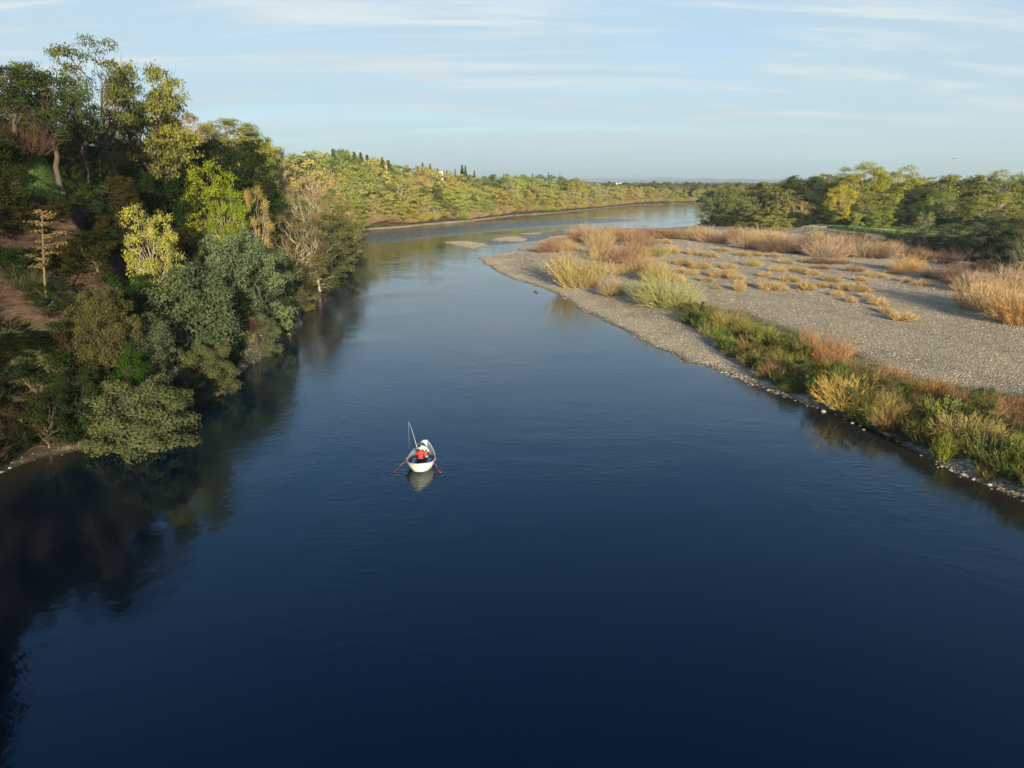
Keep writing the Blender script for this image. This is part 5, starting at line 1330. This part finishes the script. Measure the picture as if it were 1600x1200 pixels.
M_RED = simple('red_jacket', (.62, .025, .02), .75, var=.2, scale=9, bump=.01)
M_WHITE = simple('white_cloth', (.58, .57, .54), .8, var=.08, scale=8, bump=.01)
M_NAVY = simple('navy_cloth', (.012, .02, .06), .8)
M_TROU = simple('dark_trousers', (.03, .032, .04), .85)
M_HAIR = simple('grey_brown_hair', (.12, .09, .07), .9)
M_EYE = simple('eye', (.03, .02, .02), .3)
M_TANW = simple('tan_waders', (.16, .15, .12), .8)
def ball(g, c, r, n=10, sq=(1, 1, 1)):
    V = []; F = []
    for i in range(n + 1):
        th_ = math.pi * i / n
        for j in range(2 * n):
            a = math.pi * j / n; V.append((c[0] + r * sq[0] * math.sin(th_) * math.cos(a), c[1] + r * sq[1] * math.sin(th_) * math.sin(a), c[2] + r * sq[2] * math.cos(th_)))
    for i in range(n):
        for j in range(2 * n):
            a = i * 2 * n + j; b_ = i * 2 * n + (j + 1) % (2 * n); F += [(a, a + 2 * n, b_ + 2 * n), (a, b_ + 2 * n, b_)]
    g.add(V, F)
def head(parent, c, face, cap, capc, hairc):
    """head, facing direction face (unit, xy), with cap, hair, eyes, ears, nose, mouth"""
    f = Vector(face).normalized(); s = f.cross(Vector((0, 0, 1))).normalized(); C = Vector(c)
    hg = Geo(); ball(hg, (0, 0, 0), .105, 12, (.82, .95, 1.12))
    V = hg.V[0]
    jaw = V[:, 2] < 0; V[jaw, 0] *= (1 + V[jaw, 2] * 2.2); V[jaw & (V[:, 1] < 0), 1] *= .85
    nose = Geo(); ball(nose, (0, .105, -.012), .018, 6, (.8, 1.1, 1.5)); hg.add(nose.V[0], nose.F[0])
    for q in (-1, 1):
        e_ = Geo(); ball(e_, (q * .088, -.005, -.01), .024, 6, (.4, .8, 1.3)); hg.add(e_.V[0], e_.F[0])
    ho = link('head', hg.mesh('head', M_SKIN, True, False), parent)
    M = Matrix.Translation(C) @ Matrix(((s.x, f.x, 0, 0), (s.y, f.y, 0, 0), (s.z, f.z, 1, 0), (0, 0, 0, 1)))
    ho.matrix_local = M
    for q in (-1, 1):
        g_ = Geo(); ball(g_, (q * .035, .092, .012), .011, 6); link('eye', g_.mesh('eye', M_EYE, True, False), ho)
    g_ = Geo(); ball(g_, (0, .088, -.055), .022, 6, (1.1, .4, .25)); link('mouth', g_.mesh('mouth', simple('lips', (.40, .14, .12), .6), True, False), ho)
    g_ = Geo(); ball(g_, (0, -.012, .012), .108, 10, (.86, .95, 1.08)); Vh = g_.V[0]
    Vh[:, 1] = np.where(Vh[:, 1] > .03, .03 + (Vh[:, 1] - .03) * .3, Vh[:, 1]); Vh[:, 2] = np.maximum(Vh[:, 2], -.07)
    link('hair', g_.mesh('hair', hairc, True, False), ho)
    g_ = Geo(); ball(g_, (0, -.005, .022), .13, 12, (.86, .98, 1.0)); Vc = g_.V[0]; Vc[:, 2] = np.maximum(Vc[:, 2], .005)
    a_ = np.linspace(-1.1, 1.1, 9)
    bi = [(math.sin(t_) * .09, .05 + math.cos(t_) * .05, .045) for t_ in a_]; bo = [(math.sin(t_) * .095, .08 + math.cos(t_) * .10, .03) for t_ in a_]
    Vb = bi + bo + [(x, y, z - .006) for x, y, z in bi + bo]
    Fb = []
    for k in range(8):
        Fb += [(k, k + 1, k + 10), (k, k + 10, k + 9), (18 + k, 28 + k, 19 + k), (18 + k, 27 + k, 28 + k), (9 + k, 10 + k, 28 + k), (9 + k, 28 + k, 27 + k)]
    g_.add(Vb, Fb)
    link('cap', g_.mesh('cap', cap, True, False), ho)
def hand(parent, p, axis, palm_n, side):
    """palm and five curled fingers closed round a bar along axis"""
    p, a, n_ = Vector(p), Vector(axis).normalized(), Vector(palm_n).normalized()
    fwd = a.cross(n_).normalized()
    nodes = [(tuple(p - n_ * .05 - fwd * .01), (.026, .02)), (tuple(p - n_ * .03), (.036, .018))]; edges = [(0, 1)]
    for k, ln in enumerate((.9, 1.0, .95, .78)):
        o = a * (.027 * (1.5 - k)); r = .0095 - .0008 * k
        i = len(nodes)
        nodes += [(tuple(p + o - n_ * .025 + fwd * .022 * ln), r), (tuple(p + o + fwd * .042 * ln + n_ * .004), r), (tuple(p + o + fwd * .030 * ln + n_ * .034), r * .9), (tuple(p + o + fwd * .004 + n_ * .040), r * .8)]
        edges += [(1, i), (i, i + 1), (i + 1, i + 2), (i + 2, i + 3)]
    i = len(nodes)
    nodes += [(tuple(p + a * .045 - n_ * .03 - fwd * .008), .011), (tuple(p + a * .055 + n_ * .002 - fwd * .02), .010), (tuple(p + a * .035 + n_ * .03 - fwd * .012), .009)]
    edges += [(1, i), (i, i + 1), (i + 1, i + 2)]
    skinned('hand', nodes, edges, M_SKIN, parent, 0, 1)

# rower: sits on the middle seat, back to the camera
rw = thing('person', 'person in red jacket and white cap seated amidships, back to the viewer, rowing', 'person', W((0, 1.12, .46)), 0)
def rel(p, base): return (p[0] - base[0], p[1] - base[1], p[2] - base[2])
B0 = (0, 1.12, .46)
def nds(lst, base): return [(rel(p, base), r) for p, r in lst]
body = [((0, 1.12, .58), (.16, .13)), ((0, 1.12, .75), (.16, .12)), ((0, 1.15, .93), (.19, .13)), ((0, 1.17, 1.04), (.14, .10)), ((0, 1.19, 1.11), (.06, .06)),
        ((-.20, 1.17, 1.00), .075), ((-.32, 1.30, .80), .06), ((-.345, 1.52, .845), .042),
        ((.20, 1.17, 1.00), .075), ((.32, 1.30, .80), .06), ((.345, 1.52, .845), .042)]
skinned('jacket', nds(body, B0), [(0, 1), (1, 2), (2, 3), (3, 4), (3, 5), (5, 6), (6, 7), (3, 8), (8, 9), (9, 10)], M_RED, rw, 0)
leg_ = [((0, 1.14, .55), (.15, .11)), ((-.11, 1.20, .54), .085), ((-.17, 1.60, .58), .07), ((-.17, 1.72, .20), .05), ((-.17, 1.86, .14), .045), ((.11, 1.20, .54), .085), ((.17, 1.60, .58), .07), ((.17, 1.72, .20), .05), ((.17, 1.86, .14), .045)]
skinned('trousers', nds(leg_, B0), [(0, 1), (1, 2), (2, 3), (3, 4), (0, 5), (5, 6), (6, 7), (7, 8)], M_TROU, rw, 0)
head(rw, rel((0, 1.22, 1.25), B0), (0, 1, 0), M_WHITE, None, M_HAIR)
for sgn, hp, lp in ((-1, HL, (-.95, 1.15, .66)), (1, HR, (.95, 1.15, .66))):
    ax = Vector(lp) - Vector(hp)
    hand(rw, rel(hp, B0), ax, (0, 1, 0), sgn)
# angler: stands in the bow, leaning on the thigh brace
B1 = (.16, 2.40, .46)
an = thing('person', 'person in navy cap and white shirt seated ahead, leaning left with a fishing rod', 'person', W((B1[0], B1[1] - .28, B1[2] - .07)), 0)
leg2 = [((.20, 2.42, .56), (.14, .11)), ((.12, 2.42, .56), .085), ((.05, 2.80, .62), .065), ((.05, 2.86, .26), .05), ((.04, 2.98, .22), .045), ((.28, 2.42, .56), .085), ((.22, 2.80, .62), .065), ((.20, 2.86, .26), .05), ((.20, 2.98, .22), .045)]
skinned('waders', nds(leg2, B1), [(0, 1), (1, 2), (2, 3), (3, 4), (0, 5), (5, 6), (6, 7), (7, 8)], M_TANW, an, 0)
RH = (-.34, 2.34, 1.00)
tor = [((.20, 2.40, .60), (.15, .11)), ((.17, 2.42, .78), (.15, .11)), ((.02, 2.46, 1.02), (.18, .12)), ((-.04, 2.48, 1.12), (.12, .09)), ((-.17, 2.50, 1.17), (.055, .055)),
       ((-.20, 2.46, 1.06), .07), ((-.36, 2.30, .88), .052), ((-.345, 2.31, .985), .038),
       ((.22, 2.42, 1.06), .07), ((.40, 2.36, .82), .055), ((.38, 2.56, .72), .04)]
skinned('shirt', nds(tor, B1), [(0, 1), (1, 2), (2, 3), (3, 4), (3, 5), (5, 6), (6, 7), (3, 8), (8, 9), (9, 10)], simple('pale_shirt', (.42, .42, .40), .85, var=.1, scale=8, bump=.01), an, 0)
head(an, rel((-.29, 2.54, 1.28), B1), (-.5, .85, -.1), M_NAVY, None, M_HAIR)
hand(an, rel(RH, B1), (-.3, .3, .9), (-.2, 1, 0), -1)
hand(an, rel((.37, 2.62, .69), B1), (1, .2, 0), (0, .3, -1), 1)
# rod: from the angler's left hand up to the tip
RH = (RH[0], RH[1] - .28, RH[2] - .07); rt = Vector(RH); 
tipw = Vector(atY(638.5, 659, by_ + 2.9)); tipl = Vector((tipw.x - bx_, tipw.y - by_, tipw.z))
rod = thing('fishing_rod', 'long thin pale fishing rod rising from the boat, bent at the tip', 'fishing rod', W(RH))
d = tipl - rt
pts = [tuple(-d.normalized() * .35), (0, 0, 0), tuple(d * .35 + Vector((.02, 0, .03))), tuple(d * .7 + Vector((.03, 0, .05))), tuple(d)]
g = Geo(); tube(g, pts, [.014, .014, .010, .008, .005], 6); link('blank', g.mesh('blank', simple('pale_rod', (.60, .62, .58), .4), True, False), rod)
g = Geo(); tube(g, [tuple(-d.normalized() * .38), tuple(d.normalized() * .10)], [.02, .018], 8); link('cork_handle', g.mesh('cork_handle', simple('cork', (.45, .30, .16), .8), True, False), rod)
g = Geo(); ball(g, tuple(-d.normalized() * .22 + Vector((0, 0, -.05))), .04, 8, (.5, 1, 1)); link('reel', g.mesh('reel', M_TROU, True, False), rod)
g = Geo(); tube(g, [tuple(d), tuple(d + Vector((-.03, .02, -1.0))), tuple(d + Vector((-.05, .05, -2.0)))], [.004, .003, .003], 4); link('line', g.mesh('line', MATS['pale_rod'], True, False), rod)

# ------------------------------------------------------------------ BIRDS
M_DUCK = simple('duck_feathers', (.07, .06, .05), .8)
for i, (px, py, rz) in enumerate(((835.5, 455.5, .4), (839.3, 456.8, -2.4))):
    x, y = g0(px, py)
    dk = thing('duck', ['dark duck floating near the gravel bar, left one of the pair', 'dark duck floating near the gravel bar, right one of the pair'][i], 'duck', (x, y, 0), rz, 'pair of ducks on the water')
    skinned('body', [((-.22, 0, .12), .03), ((-.12, 0, .08), .09), ((.05, 0, .07), .12), ((.17, 0, .12), .08), ((.20, 0, .24), .045), ((.24, 0, .30), .055), ((.30, 0, .285), .03)], [(0, 1), (1, 2), (2, 3), (3, 4), (4, 5), (5, 6)], M_DUCK, dk, 2, 2)
    g = Geo(); ball(g, (.345, 0, .275), .04, 6, (1, .5, .3)); link('bill', g.mesh('bill', simple('bill', (.45, .28, .05), .5), True, False), dk)
    for s in (-1, 1):
        g = Geo(); ball(g, (-.02, s * .10, .10), .14, 8, (1.1, .22, .5)); link('wing', g.mesh('wing', M_DUCK, True, False), dk)
x, y, z = atY(1490, 248, 150)
bd = thing('bird', 'small dark bird gliding in the sky above the right bank woods', 'bird', (x, y, z), .5)
skinned('body', [((-.28, 0, 0), .03), ((-.1, 0, 0), .07), ((.1, 0, 0), .08), ((.22, 0, .02), .05), ((.30, 0, .02), .02)], [(0, 1), (1, 2), (2, 3), (3, 4)], M_DUCK, bd, 2, 1)
for s in (-1, 1):
    g = Geo(); V = [(.10, s * .05, .03), (-.10, s * .05, .03), (.12, s * .35, .12), (-.08, s * .35, .12), (-.02, s * .72, .05)]
    V += [(a, b_, c - .012) for a, b_, c in V]
    g.add(V, [(0, 1, 3), (0, 3, 2), (2, 3, 4), (5, 8, 6), (5, 7, 8), (7, 9, 8), (0, 2, 7), (0, 7, 5), (2, 4, 9), (2, 9, 7), (1, 6, 8), (1, 8, 3), (3, 8, 9), (3, 9, 4)])
    link('wing', g.mesh('wing', M_DUCK, True, False), bd)
g = Geo(); g.add([(-.25, -.03, 0), (-.25, .03, 0), (-.42, .08, 0), (-.42, -.08, 0), (-.25, 0, -.015)], [(0, 1, 2), (0, 2, 3), (4, 2, 1), (4, 3, 2), (4, 0, 3)]); link('tail', g.mesh('tail', M_DUCK, True, False), bd)
